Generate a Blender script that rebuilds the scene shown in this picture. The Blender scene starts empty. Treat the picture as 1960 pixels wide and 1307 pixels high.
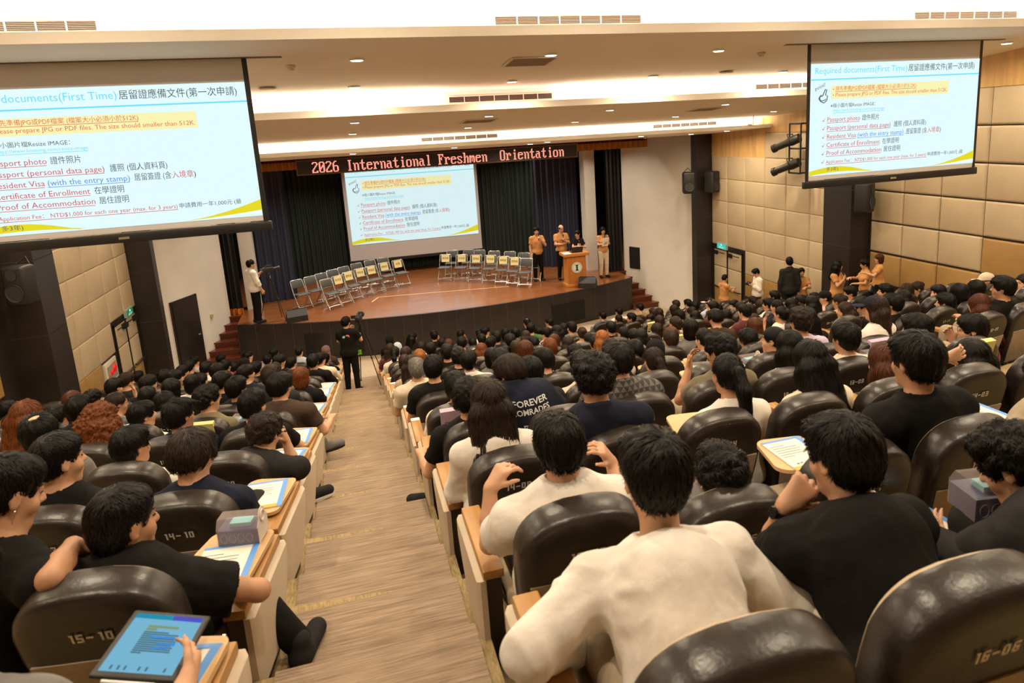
import bpy, bmesh, math, random
import numpy as np
from mathutils import Vector, Matrix, Euler
random.seed(7); RNG = np.random.default_rng(11)
SC = bpy.context.scene
COL = SC.collection
PI = math.pi
# ---------------------------------------------------------------- camera (image frame 1960 x 1307, principal point off centre)
W, H = 1960, 1307
FPX, PX, PY = 1358.757, 1065.689, 528.688
YAW, PITCH, ROLL = 0.28464, 0.21097, -0.05389
CAM = Vector((-0.64008, -3.05851, 1.63706))
_fwd = Vector((math.sin(YAW)*math.cos(PITCH), math.cos(YAW)*math.cos(PITCH), -math.sin(PITCH)))
_rt = Vector((math.cos(YAW), -math.sin(YAW), 0)); _up = _rt.cross(_fwd)
_c, _s = math.cos(ROLL), math.sin(ROLL)
RT = _c*_rt+_s*_up; UP = -_s*_rt+_c*_up; FW = _fwd
cd = bpy.data.cameras.new('camera'); cam = bpy.data.objects.new('camera', cd); COL.objects.link(cam)
cam.matrix_world = Matrix(((RT.x, UP.x, -FW.x, CAM.x), (RT.y, UP.y, -FW.y, CAM.y), (RT.z, UP.z, -FW.z, CAM.z), (0, 0, 0, 1)))
cd.sensor_width = 36; cd.lens = FPX/W*36; cd.shift_x = (W/2-PX)/W; cd.shift_y = (PY-H/2)/W
cd.clip_start = .05; cd.clip_end = 200
cd.dof.use_dof = True; cd.dof.focus_distance = 8.0; cd.dof.aperture_fstop = 4.5
SC.camera = cam
def ray(px, py): return ((px-PX)*RT+(PY-py)*UP+FPX*FW)
def at(px, py, ax, val):
    d = ray(px, py); i = 'xyz'.index(ax); return CAM+d*((val-CAM[i])/d[i])
# ---------------------------------------------------------------- world and exposure
SC.view_settings.view_transform = 'Standard'; SC.view_settings.look = 'None'
SC.view_settings.gamma = 1; SC.view_settings.exposure = 0.90; SC.view_settings.use_curve_mapping = False
wd = bpy.data.worlds.new('world'); SC.world = wd; wd.use_nodes = True
wd.node_tree.nodes['Background'].inputs[0].default_value = (1, .8, .62, 1)
wd.node_tree.nodes['Background'].inputs[1].default_value = 0.012
SC.cycles.max_bounces = 6; SC.cycles.diffuse_bounces = 4; SC.cycles.glossy_bounces = 3; SC.cycles.transmission_bounces = 6
SC.cycles.transparent_max_bounces = 8; SC.cycles.use_denoising = True
SC.cycles.sample_clamp_indirect = 6; SC.cycles.caustics_reflective = False; SC.cycles.caustics_refractive = False
# ---------------------------------------------------------------- room lights (the cove lamps of the stepped ceiling and the downlights)
WARM = (1, .80, .52)
def area(name, loc, rot, sx, sy, power, col=WARM, shape='RECTANGLE', spread=PI):
    l = bpy.data.lights.new(name, 'AREA'); l.shape = shape; l.size = sx
    if shape == 'RECTANGLE': l.size_y = sy
    l.energy = power; l.color = col; l.spread = spread
    o = bpy.data.objects.new(name, l); COL.objects.link(o); o.location = loc; o.rotation_euler = rot
    return o
# ceiling: soffits slope towards the stage, each ends at a lit riser above a trough with a lip
#          lip y, lip bottom z, lip top z, riser y, riser top z
BEAMS = [(4.38, 2.55, 2.65, 4.75, 2.88), (8.01, 1.91, 2.01, 8.40, 2.22), (12.44, 1.28, 1.365, 12.80, 1.515)]
COVE = 20.0
def cove(bi, x0, x1, k=1.0, col=(1, .83, .58)):
    ly, lz, lt, ry, rz = BEAMS[bi]
    area('cove_lamp', ((x0+x1)/2, ly+.14, lt-.022), (PI-0.15, 0, 0), x1-x0, .07, COVE*k*(x1-x0)/4, col)
cove(0, -6.0, 10.0, 1.5)
cove(1, -5.8, .9); cove(1, 2.9, 9.8); cove(1, .9, 2.9, .28, (1, .5, .42))
cove(2, -5.5, 2.0); cove(2, 3.0, 9.4); cove(2, 2.0, 3.0, .45)
DL = []   # downlights: x, y, z of the soffit
for yy, xs in ((5.47, (-4.9, -2.6, -.33, 1.93, 4.19, 8.95)), (7.5, (-4.9, -.33, 1.92, 4.19, 6.53, 8.95))):
    DL += [(x, yy, 2.55-.083*(yy-4.38)) for x in xs]
for yy, xs in ((8.9, (-4.9, -2.6, -.34, 1.83, 3.99, 6.27)), (10.92, (-4.9, -.35, 1.82, 4.01, 6.25, 8.63))):
    DL += [(x, yy, 1.91-.083*(yy-8.01)) for x in xs]
for yy, xs in ((12.8, (-2.6, -.35, 1.81, 3.95, 6.27, 8.56)), (13.78, (-4.6, 3.8, 8.09))):
    DL += [(x, yy, 1.28-.05*(yy-12.44)) for x in xs]
for yy in (-1.6, .8, 3.1):
    DL += [(x, yy, 2.88+.083*(4.75-yy)) for x in (-4.9, -2.6, -.33, 1.93, 4.19, 6.5, 8.95)]
DOWN = 18.5
for x, y, z in DL:
    area('downlight_lamp', (x, y, z-.03), (0, 0, 0), .14, .14, DOWN*(1.12 if y < 4 else 1.0), (1, .83, .60) if y < 4 else (1, .80, .53), 'DISK', 2.9)
# unseen lamps added over the boards to brighten the stage, front and rear row
for x in (-2.4, -.2, 2.0, 4.2, 6.4):
    area('stage_fill_lamp', (x, 17.6, 1.55), (-.25, 0, 0), .5, .2, 34, (1, .86, .70), spread=2.2)
    area('stage_fill_lamp', (x, 20.3, 1.55), (-.15, 0, 0), .5, .2, 26, (1, .88, .74), spread=2.2)
# ---------------------------------------------------------------- helpers
def tag(o, label=None, cat=None, group=None, kind=None):
    if label: o['label'] = label
    if cat: o['category'] = cat
    if group: o['group'] = group
    if kind: o['kind'] = kind
    return o
def empty(name, loc=(0, 0, 0), rz=0, **kw):
    o = bpy.data.objects.new(name, None); COL.objects.link(o); o.location = loc; o.rotation_euler = (0, 0, rz); o.empty_display_size = .1
    return tag(o, **kw)
class MB:
    """collects shapes into one mesh"""
    def __init__(s): s.v = []; s.f = []; s.m = []
    def add(s, vs, fs, mi=0):
        n = len(s.v); s.v += [tuple(v) for v in vs]; s.f += [tuple(i+n for i in f) for f in fs]; s.m += [mi]*len(fs); return s
    def box(s, a, b, mi=0, M=None):
        x0, y0, z0 = a; x1, y1, z1 = b
        vs = [Vector(p) for p in ((x0, y0, z0), (x1, y0, z0), (x1, y1, z0), (x0, y1, z0), (x0, y0, z1), (x1, y0, z1), (x1, y1, z1), (x0, y1, z1))]
        if M: vs = [M @ v for v in vs]
        return s.add(vs, [(0, 3, 2, 1), (4, 5, 6, 7), (0, 1, 5, 4), (1, 2, 6, 5), (2, 3, 7, 6), (3, 0, 4, 7)], mi)
    def rbox(s, a, b, r, mi=0, M=None, seg=2):
        bm = bmesh.new(); bmesh.ops.create_cube(bm, size=1)
        a, b = Vector(a), Vector(b)
        for v in bm.verts: v.co = Vector([(a[i]+b[i])/2+v.co[i]*(b[i]-a[i]) for i in range(3)])
        bmesh.ops.bevel(bm, geom=bm.edges[:], offset=r, segments=seg, affect='EDGES', profile=.5)
        return s.bm(bm, mi, M)
    def bm(s, bm, mi=0, M=None):
        bm.verts.index_update(); vs = [(M @ v.co if M else v.co.copy()) for v in bm.verts]
        s.add(vs, [[v.index for v in f.verts] for f in bm.faces], mi); bm.free(); return s
    def prism(s, poly, h0, h1, ax='z', mi=0, M=None):
        """polygon in the plane normal to ax, extruded from h0 to h1"""
        def P(u, v, w): return {'z': (u, v, w), 'y': (u, w, v), 'x': (w, u, v)}[ax]
        n = len(poly); vs = [Vector(P(u, v, h0)) for u, v in poly]+[Vector(P(u, v, h1)) for u, v in poly]
        if M: vs = [M @ v for v in vs]
        return s.add(vs, [tuple(range(n))[::-1], tuple(range(n, 2*n))]+[(i, (i+1) % n, n+(i+1) % n, n+i) for i in range(n)], mi)
    def tube(s, pts, r, n=8, mi=0, cap=True, M=None):
        pts = [Vector(p) for p in pts]; rs = r if isinstance(r, (list, tuple)) else [r]*len(pts)
        vs = []; fs = []; prev = None
        for i, p in enumerate(pts):
            t = (pts[min(i+1, len(pts)-1)]-pts[max(i-1, 0)]).normalized()
            if prev is None: prev = t.orthogonal().normalized()
            u = (prev-t*prev.dot(t)).normalized(); prev = u; w = t.cross(u)
            for k in range(n):
                a = 2*PI*k/n; vs.append(p+(u*math.cos(a)+w*math.sin(a))*rs[i])
        for i in range(len(pts)-1):
            for k in range(n): fs.append((i*n+k, i*n+(k+1) % n, (i+1)*n+(k+1) % n, (i+1)*n+k))
        if cap: fs += [tuple(range(n))[::-1], tuple(range((len(pts)-1)*n, len(pts)*n))]
        if M: vs = [M @ v for v in vs]
        return s.add(vs, fs, mi)
    def lathe(s, prof, n=16, mi=0, M=None):
        vs = []; fs = []
        for r, z in prof:
            for k in range(n): a = 2*PI*k/n; vs.append(Vector((r*math.cos(a), r*math.sin(a), z)))
        m = len(prof)
        for i in range(m-1):
            for k in range(n): fs.append((i*n+k, i*n+(k+1) % n, (i+1)*n+(k+1) % n, (i+1)*n+k))
        fs += [tuple(range(n))[::-1], tuple(range((m-1)*n, m*n))]
        if M: vs = [M @ v for v in vs]
        return s.add(vs, fs, mi)
    def ball(s, c, r, mi=0, n=12, sc=(1, 1, 1), M=None):
        vs = []; fs = []; c = Vector(c)
        for i in range(n//2+1):
            t = PI*i/(n//2)
            for k in range(n): a = 2*PI*k/n; vs.append(c+Vector((r*sc[0]*math.sin(t)*math.cos(a), r*sc[1]*math.sin(t)*math.sin(a), r*sc[2]*math.cos(t))))
        for i in range(n//2):
            for k in range(n): fs.append((i*n+k, (i+1)*n+k, (i+1)*n+(k+1) % n, i*n+(k+1) % n))
        if M: vs = [M @ v for v in vs]
        return s.add(vs, fs, mi)
    def mesh(s, name, mats, smooth=None):
        me = bpy.data.meshes.new(name); me.from_pydata(s.v, [], s.f)
        for m in (mats if isinstance(mats, (list, tuple)) else [mats]): me.materials.append(m)
        if max(s.m or [0]): me.polygons.foreach_set('material_index', s.m)
        if smooth: sm(me, smooth)
        me.update(); return me
    def obj(s, name, mats, parent=None, loc=None, smooth=None, **kw):
        return link(name, s.mesh(name, mats, smooth), parent, loc, **kw)
def sm(me, ang):
    me.polygons.foreach_set('use_smooth', [True]*len(me.polygons))
    if ang < 3: me.set_sharp_from_angle(angle=ang)
def link(name, me, parent=None, loc=None, rz=None, **kw):
    o = bpy.data.objects.new(name, me); COL.objects.link(o)
    if parent: o.parent = parent
    if loc is not None: o.location = loc
    if rz is not None: o.rotation_euler = (0, 0, rz)
    return tag(o, **kw)
def dup(root, loc, rz=None, label=None, group=None):
    def cp(o, par):
        c = o.copy(); COL.objects.link(c); c.parent = par
        for ch in KIDS.get(o.name, []): cp(ch, c)
        return c
    if root.name not in SEEN:
        SEEN.add(root.name)
        for o in root.children_recursive: KIDS.setdefault(o.parent.name, []).append(o)
    c = cp(root, None); c.location = loc
    if rz is not None: c.rotation_euler = (0, 0, rz)
    return tag(c, label=label, group=group)
KIDS, SEEN = {}, set()
# ---------------------------------------------------------------- materials
MT = {}
def mat(name, col, rough=.6, metal=0, emit=0, spec=.5, noise=None, bump=None, alpha=None, trans=0, ecol=None, sheen=0):
    """noise=(scale, strength, detail) varies the colour; bump=(scale, distance) roughens the surface"""
    if name in MT: return MT[name]
    m = bpy.data.materials.new(name); m.use_nodes = True; nt = m.node_tree; b = nt.nodes['Principled BSDF']; MT[name] = m
    c = tuple(col)+(1,); b.inputs['Base Color'].default_value = c; b.inputs['Roughness'].default_value = rough
    b.inputs['Metallic'].default_value = metal; b.inputs['Specular IOR Level'].default_value = spec
    if emit: b.inputs['Emission Color'].default_value = tuple(ecol or col)+(1,); b.inputs['Emission Strength'].default_value = emit
    if trans: b.inputs['Transmission Weight'].default_value = trans
    if alpha is not None: b.inputs['Alpha'].default_value = alpha
    if sheen: b.inputs['Sheen Weight'].default_value = sheen
    if noise or bump:
        tc = nt.nodes.new('ShaderNodeTexCoord')
    if noise:
        sc = noise[0]; mp = nt.nodes.new('ShaderNodeMapping'); mp.inputs['Scale'].default_value = sc if isinstance(sc, (tuple, list)) else (sc,)*3
        nt.links.new(tc.outputs['Object'], mp.inputs[0])
        n = nt.nodes.new('ShaderNodeTexNoise'); n.inputs['Scale'].default_value = 1; n.inputs['Detail'].default_value = noise[2] if len(noise) > 2 else 3
        nt.links.new(mp.outputs[0], n.inputs[0])
        r = nt.nodes.new('ShaderNodeValToRGB'); k = noise[1]
        r.color_ramp.elements[0].position = .3; r.color_ramp.elements[1].position = .7
        r.color_ramp.elements[0].color = tuple(max(0, x*(1-k)) for x in col)+(1,); r.color_ramp.elements[1].color = tuple(min(1, x*(1+k)) for x in col)+(1,)
        nt.links.new(n.outputs[0], r.inputs[0]); nt.links.new(r.outputs[0], b.inputs['Base Color'])
    if bump:
        sc = bump[0]; mp = nt.nodes.new('ShaderNodeMapping'); mp.inputs['Scale'].default_value = sc if isinstance(sc, (tuple, list)) else (sc,)*3
        nt.links.new(tc.outputs['Object'], mp.inputs[0])
        n = nt.nodes.new('ShaderNodeTexNoise'); n.inputs['Scale'].default_value = 1; n.inputs['Detail'].default_value = 4; nt.links.new(mp.outputs[0], n.inputs[0])
        bp = nt.nodes.new('ShaderNodeBump'); bp.inputs['Distance'].default_value = bump[1]; bp.inputs['Strength'].default_value = .6
        nt.links.new(n.outputs[0], bp.inputs['Height']); nt.links.new(bp.outputs[0], b.inputs['Normal'])
    return m
def emat(name, col, k):
    if name in MT: return MT[name]
    m = bpy.data.materials.new(name); m.use_nodes = True; nt = m.node_tree; MT[name] = m
    nt.nodes.remove(nt.nodes['Principled BSDF']); e = nt.nodes.new('ShaderNodeEmission'); e.inputs[0].default_value = tuple(col)+(1,); e.inputs[1].default_value = k
    nt.links.new(e.outputs[0], nt.nodes['Material Output'].inputs[0]); return m
def S(r, g, b):   # sRGB 0-255 to linear
    return tuple(((c/255)/12.92 if c <= 10 else ((c/255+.055)/1.055)**2.4) for c in (r, g, b))
_ft = {}
def text_mesh(body, size, bold=0, ext=0, align='LEFT', cjk=False, w=None):
    """flat lettering as a mesh in the xy plane"""
    c = bpy.data.curves.new('t', 'FONT'); c.body = body; c.size = size; c.align_x = align; c.offset = bold; c.extrude = ext; c.resolution_u = 2
    o = bpy.data.objects.new('t', c); COL.objects.link(o); dg = bpy.context.evaluated_depsgraph_get()
    me = bpy.data.meshes.new_from_object(o.evaluated_get(dg)); bpy.data.objects.remove(o); bpy.data.curves.remove(c)
    if w and len(me.vertices):
        xs = [v.co.x for v in me.vertices]; k = w/(max(xs)-min(xs))
        me.transform(Matrix.Diagonal((k, 1, 1, 1)))
    me.materials.clear(); return me
def text(name, body, size, m, parent, loc, rot=(PI/2, 0, 0), **kw):
    me = text_mesh(body, size, **kw); me.materials.append(m)
    o = link(name, me, parent, loc); o.rotation_euler = rot; return o
# ---------------------------------------------------------------- the hall (rows are numbered from the stage; row r sits at y = (14-r)*D)
D, RISE, SW = 1.02212, .27143, .55
GAPX, SKEW, DY0 = .92675, .16425, .05684
FL = -.66                                   # floor below the number plate of a seat back
def ry(r): return (14-r)*D
def rz_(r): return (r-14)*RISE+FL
FRONT = rz_(1)
XC = 1.925                                  # centre line of the hall
def XR(y): return 9.5+.045*(14.7-y)
def XL(y): return -5.6-.045*(14.7-y)
def bend(x):                                # the side blocks turn towards the stage
    if x > XC: x = 2*XC-x
    return 0 if x > -.9 else DY0+SKEW*(-x-GAPX)
AL, AR = -1.15, -.29                        # aisle
M_ceil = mat('ceiling_paint', (.84, .80, .74), .85)
M_wall = mat('white_wall_paint', (.66, .62, .56), .8, noise=(1.2, .05), bump=(3, .01))
M_cream = mat('padded_cream_vinyl', (.50, .405, .28), .55, noise=(2.5, .05), bump=(60, .002))
M_gold = mat('padded_gold_vinyl', (.36, .215, .075), .5, noise=(3, .08), bump=(90, .004))
M_wood = mat('tan_wood_veneer', (.60, .37, .15), .5, noise=((8, 8, 1), .18, 6))
M_dark = mat('dark_laminate', (.019, .014, .013), .4, noise=(2, .25))
M_seam = mat('laminate_seam', (.07, .055, .045), .6)
M_black = mat('black_paint', (.006, .006, .006), .6)
M_carpet = mat('row_carpet_olive_beige', (.33, .24, .115), .95, noise=((90, 25, 25), .3, 5), bump=((120, 120, 120), .004))
M_run = mat('aisle_carpet_beige', (.29, .21, .145), .95, noise=((5, 110, 110), .32, 6), bump=((60, 160, 160), .006))
M_front = mat('front_floor_carpet', (.40, .31, .22), .95, noise=(30, .12))
XS = [-7.2, -4.5, -2.5, AL, AR, XC, 2*XC-AR, 2*XC-AL, 2*XC+2.5, 2*XC+4.5, 2*XC+7.2]
def build_floor():
    b = MB()
    xs = XS
    for r in range(1, 21):
        z = rz_(r); y0 = [ry(r)-.12+bend(x) for x in xs]
        y1 = [(ry(r)-.12+D+bend(x)) if r > 1 else 16.0 for x in xs]
        for i in range(len(xs)-1):
            b.add([(xs[i], y0[i], z), (xs[i+1], y0[i+1], z), (xs[i+1], y1[i+1], z), (xs[i], y1[i], z)], [(0, 1, 2, 3)], 0)
            b.add([(xs[i], y0[i], z), (xs[i+1], y0[i+1], z), (xs[i+1], y0[i+1], z+RISE), (xs[i], y0[i], z+RISE)], [(3, 2, 1, 0)], 0)
        for a0, a1 in ((AL, AR), (2*XC-AR, 2*XC-AL)):   # half steps of the aisles
            if r > 1 or 1: b.box((a0, ry(r)-.12, z-.02), (a1, ry(r)-.12+D*.5, z+RISE/2), 0)
    b.add([(-7.2, 15.9, FRONT-.001), (11, 15.9, FRONT-.001), (11, 19, FRONT-.001), (-7.2, 19, FRONT-.001)], [(0, 1, 2, 3)], 1)
    b.add([(-7.2, ry(1)+.9, FRONT+.001), (11, ry(1)+.9, FRONT+.001), (11, 16, FRONT+.001), (-7.2, 16, FRONT+.001)], [(0, 1, 2, 3)], 1)
    b.obj('floor', [M_carpet, M_front], kind='structure')
    c = MB()                                           # ribbed runner over the aisle steps
    for a0, a1 in ((-1.065, -.335),):
        prof = []
        for r in range(20, 0, -1):
            y = ry(r)-.12; z = rz_(r)
            prof += [(y+.012, z+RISE+.010), (y+.012, z+RISE/2+.010), (y+D*.5+.012, z+RISE/2+.010), (y+D*.5+.012, z+.010)]
        prof += [(ry(1)+D*.9, FRONT+.01)]
        for i in range(len(prof)-1):
            (ya, za), (yb, zb) = prof[i], prof[i+1]
            c.add([(a0, ya, za), (a1, ya, za), (a1, yb, zb), (a0, yb, zb)], [(0, 1, 2, 3)])
            if abs(za-zb) < 1e-6:                      # closed sides
                for x in (a0, a1): c.add([(x, ya, za-.01), (x, yb, za-.01), (x, yb, za), (x, ya, za)], [(0, 1, 2, 3)])
    c.obj('aisle_carpet', M_run, label='beige ribbed carpet runner down the stepped aisle between the seat blocks', cat='carpet')
build_floor()
# ---- side walls with padded panels
def pillow(b, P, w0, w1, z0, z1, mi, dep=.035, n=5):
    """padded panel; P(u, off, z) maps wall distance, offset from the wall and height"""
    g = .006; vs = []; fs = []
    m = n+1
    prof = [0, .02, .06, .5, .94, .98, 1]; hs = [0, .72, .93, 1, .93, .72, 0]
    k = len(prof)
    for i, s in enumerate(prof):
        for j, t in enumerate(prof):
            h = min(hs[i], hs[j])*dep
            vs.append(P(w0+g+(w1-w0-2*g)*s, h+.002, z0+g+(z1-z0-2*g)*t))
    for i in range(k-1):
        for j in range(k-1): fs.append((i*k+j, (i+1)*k+j, (i+1)*k+j+1, i*k+j+1))
    b.add(vs, fs, mi)
def side_wall(sd):
    X = XR if sd > 0 else XL
    nm = 'right' if sd > 0 else 'left'
    w = MB(); o = .25*sd
    for ya, yb in ((-7.5, 15.35),):
        w.add([(X(ya), ya, -4.4), (X(yb), yb, -4.4), (X(yb), yb, 3.6), (X(ya), ya, 3.6), (X(ya)+o, ya, -4.4), (X(yb)+o, yb, -4.4), (X(yb)+o, yb, 3.6), (X(ya)+o, ya, 3.6)],
              [(0, 1, 2, 3), (7, 6, 5, 4), (0, 3, 7, 4), (1, 5, 6, 2), (3, 2, 6, 7), (0, 4, 5, 1)], 0)
    wall = w.obj('wall_'+nm, [M_dark], kind='structure')
    P = lambda y, off, z: (X(y)-sd*off, y, z)
    b = MB()
    zs = [.52, -.1, -.72, -1.34, -1.97, -2.6, -3.22]
    ysA = [15.18, 14.4, 13.54, 12.69, 11.83, 10.95, 10.1]
    for i in range(len(ysA)-1):
        y1, y0 = ysA[i], ysA[i+1]
        if y1 <= 12.7: pillow(b, P, y0, y1, .52, 1.16, 0)
        for k in range(6):
            if y1 > 13.7 and zs[k+1] < -2.1:            # the padded doors are built apart
                if k == 4 and i == 0: pass
                continue
            if i == 2 and k == 5 and sd < 0: continue
            pillow(b, P, y0, y1, zs[k], zs[k+1] if k < 5 else -3.22, 0 if k < 4 or (k == 4 and y1 > 0) else 1)
    for i in range(2, len(ysA)-1):
        pillow(b, P, ysA[i+1], ysA[i], -3.22 if ysA[i] > 12.7 else -3.0, -2.6 if 0 else -2.6, 1) if 0 else None
    # gold band under the cream rows
    ysB = [9.05, 8.23, 7.37, 6.46, 5.6, 4.74, 3.88, 3.02, 2.16, 1.3, .44, -.42, -1.28, -2.2]
    zB = [1.86, 1.24, .61, -.03]
    for i in range(len(ysB)-1):
        y1, y0 = ysB[i], ysB[i+1]
        gt = -1.29 if y1 > 6.5 else (-.66 if y1 > 3.9 else -.03)
        z = 1.86
        while z > gt+.1:
            pillow(b, P, y0, y1, z-.62, z, 0); z -= .63
        pillow(b, P, y0, y1, gt-.64, gt-.01, 1)
    # wood veneer above
    b.add([P(10.1, .012, 1.16), P(12.69, .012, 1.16), P(12.69, .012, 1.75), P(10.1, .012, 2.2)], [(0, 1, 2, 3)], 2)
    b.add([P(12.69, .012, .52), P(15.2, .012, .52), P(15.2, .012, 1.5), P(12.69, .012, 1.8)], [(0, 1, 2, 3)], 2)
    b.add([P(-2.2, .012, 1.86), P(9.05, .012, 1.86), P(9.05, .012, 3.2), P(-2.2, .012, 3.4)], [(0, 1, 2, 3)], 2)
    b.obj('padded_panelling', [M_cream, M_gold, M_wood], wall, smooth=.9)
    # columns
    if sd > 0: cols = ((9.1, 9.97, 9.27), (15.19, 15.5, 8.97))
    else: cols = ((9.6, 10.4, -5.32), (15.19, 15.5, -5.04))
    for j, (y0, y1, xf) in enumerate(cols):
        c = MB(); xa, xb = sorted((xf, X(y0)+.1*sd)); c.box((xa, y0, -4.35), (xb, y1, 3.0), 0)
        for z in (-3.6, -2.4, -1.2, 0, 1.2): c.box((xa-.002, y0-.002, z), (xb, y1, z+.006), 1)
        c.obj('column', [M_dark, M_seam], kind='structure')
    # padded double door in the wall beside the far column
    d = empty('door_'+('1' if sd > 0 else '2'), (0, 0, 0), kind='structure')
    top = -2.07; f = MB()
    for (y0, y1, z0, z1) in ((13.66, 13.7, FRONT, top), (14.39, 14.42, FRONT, top), (15.1, 15.16, FRONT, top), (13.66, 15.16, top-.04, top)):
        f.add([P(y0, .03, z0), P(y1, .03, z0), P(y1, .03, z1), P(y0, .03, z1), P(y0, 0, z0), P(y1, 0, z0), P(y1, 0, z1), P(y0, 0, z1)], [(0, 1, 2, 3), (0, 4, 5, 1), (1, 5, 6, 2), (2, 6, 7, 3), (3, 7, 4, 0)])
    f.obj('door_frame', M_black, d)
    for y0, y1 in ((13.7, 14.39), (14.42, 15.1)):
        l = MB()
        for z0, z1, mi in ((-2.6, top-.04, 0), (-3.22, -2.6, 0), (-3.85, -3.22, 1), (FRONT+.02, -3.85, 1)): pillow(l, P, y0, y1, z0, z1, mi, .02)
        l.obj('door_leaf', [M_cream, M_gold], d, smooth=.9)
        h = MB(); h.tube([P(y0+.08, .03, -3.2), P(y0+.08, .08, -3.2), P(y1-.08, .08, -3.2), P(y1-.08, .03, -3.2)], .018, 8)
        h.obj('push_bar', M_black, d, smooth=.8)
        h = MB(); h.tube([P(y0+.1, .05, top-.12), P(y0+.45, .09, top-.10)], .012, 6); h.box(Vector(P(y0+.45, .03, top-.16))-Vector((.03, .02, .03)), Vector(P(y0+.65, .06, top-.08))+Vector((.03, .02, .0)))
        h.obj('door_closer', M_black, d)
    # lit exit sign on the wall above the door
    e = empty('exit_sign', P(14.6, .05, -2.07), 0, label='lit green exit sign above the padded double door by the '+nm+' far column', cat='sign')
    s2 = MB(); s2.box((-.03, -.25, -.0), (.03, .25, .17)); s2.obj('sign_box', mat('sign_grey', (.4, .42, .42), .5), e)
    em = emat('exit_green_r', S(64, 190, 165), .6) if sd > 0 else mat('exit_green', S(18, 128, 82), .4, emit=.25)
    s3 = MB(); s3.box((-.036, -.235, .015), (.036, .235, .155)); s3.obj('sign_face', em, e)
    wm = emat('exit_white', (.85, 1, .95), .6)
    s4 = MB()
    ang = -sd*PI/2
    for yy, ch in ((0, '出口 EXIT'),):
        t = text('lettering', ch, .062, wm, e, (-sd*.038, 0, .028), (PI/2, 0, ang), align='CENTER')
    r = MB(); q = -sd*.038
    for pts in ([(.0, .145), (.0, .12)], [(0, .12), (.03, .1)], [(0, .12), (-.03, .1)], [(0, .138), (.035, .13)], [(0, .138), (-.03, .125)]):
        r.tube([(q, y, z) for y, z in pts], .006, 5)
    r.obj('running_figure', wm, e)
side_wall(1); side_wall(-1)
# fire hydrant cabinet in the left wall
def hydrant():
    e = empty('fire_hydrant_cabinet', (XL(13.1)+.0, 13.1, -3.85), label='white fire hydrant cabinet with red lamp and bell in the left wall', cat='cabinet')
    b = MB(); b.rbox((-.02, -.36, 0), (.05, .36, 1.2), .012); b.obj('body', mat('cabinet_white', (.62, .56, .47), .5), e, smooth=.7)
    b = MB(); b.box((.05, -.29, .8), (.056, .29, 1.12)); b.obj('control_panel', mat('panel_grey', (.33, .31, .29), .4), e)
    b = MB(); b.box((.05, -.29, .08), (.056, .29, .74)); b.obj('cabinet_door', mat('cabinet_door_white', (.66, .6, .52), .4), e)
    rd = mat('signal_red', (.62, .01, .01), .3, emit=.25); 
    for nm, c, r_ in (('alarm_bell', (.06, .14, 1.0), .085), ('signal_lamp', (.07, -.06, .96), .06), ('push_button', (.06, -.2, .93), .03)):
        b = MB(); b.ball(c, r_, n=14, sc=(.45, 1, 1)); b.obj(nm, rd, e, smooth=3.2)
    text('lettering', '消防栓', .2, rd, e, (.06, -.27, .5), (PI/2, 0, PI/2)); text('lettering', 'FIRE HYDRANT', .075, rd, e, (.06, -.27, .36), (PI/2, 0, PI/2))
hydrant()
# ---- ceiling
def build_ceiling():
    b = MB(); x0, x1 = -7.5, 11.3
    def strip(pts, mi=0):
        for (ya, za), (yb, zb) in zip(pts[:-1], pts[1:]): b.add([(x0, ya, za), (x1, ya, za), (x1, yb, zb), (x0, yb, zb)], [(0, 1, 2, 3)], mi)
    prev = [(-7.5, 2.88+.083*(4.75+7.5))]
    sl = [.083, .083, .05]
    for k, (ly, lz, lt, ry_, rt) in enumerate(BEAMS):
        nxt = BEAMS[k+1] if k < 2 else None
        strip(prev+[(ry_, rt), (ry_, lt-.06), (ly+.03, lt-.06), (ly+.03, lt), (ly, lt), (ly, lz)])
        prev = [(ly, lz)]
    strip(prev+[(15.35, 1.28-.05*2.91), (15.35, 1.9)])
    b.obj('ceiling', M_ceil, kind='structure')
    w = MB(); w.box((-7.5, -7.7, -.5), (11.3, -7.5, 4.2)); w.obj('wall_back', M_wood, kind='structure')
build_ceiling()
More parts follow.
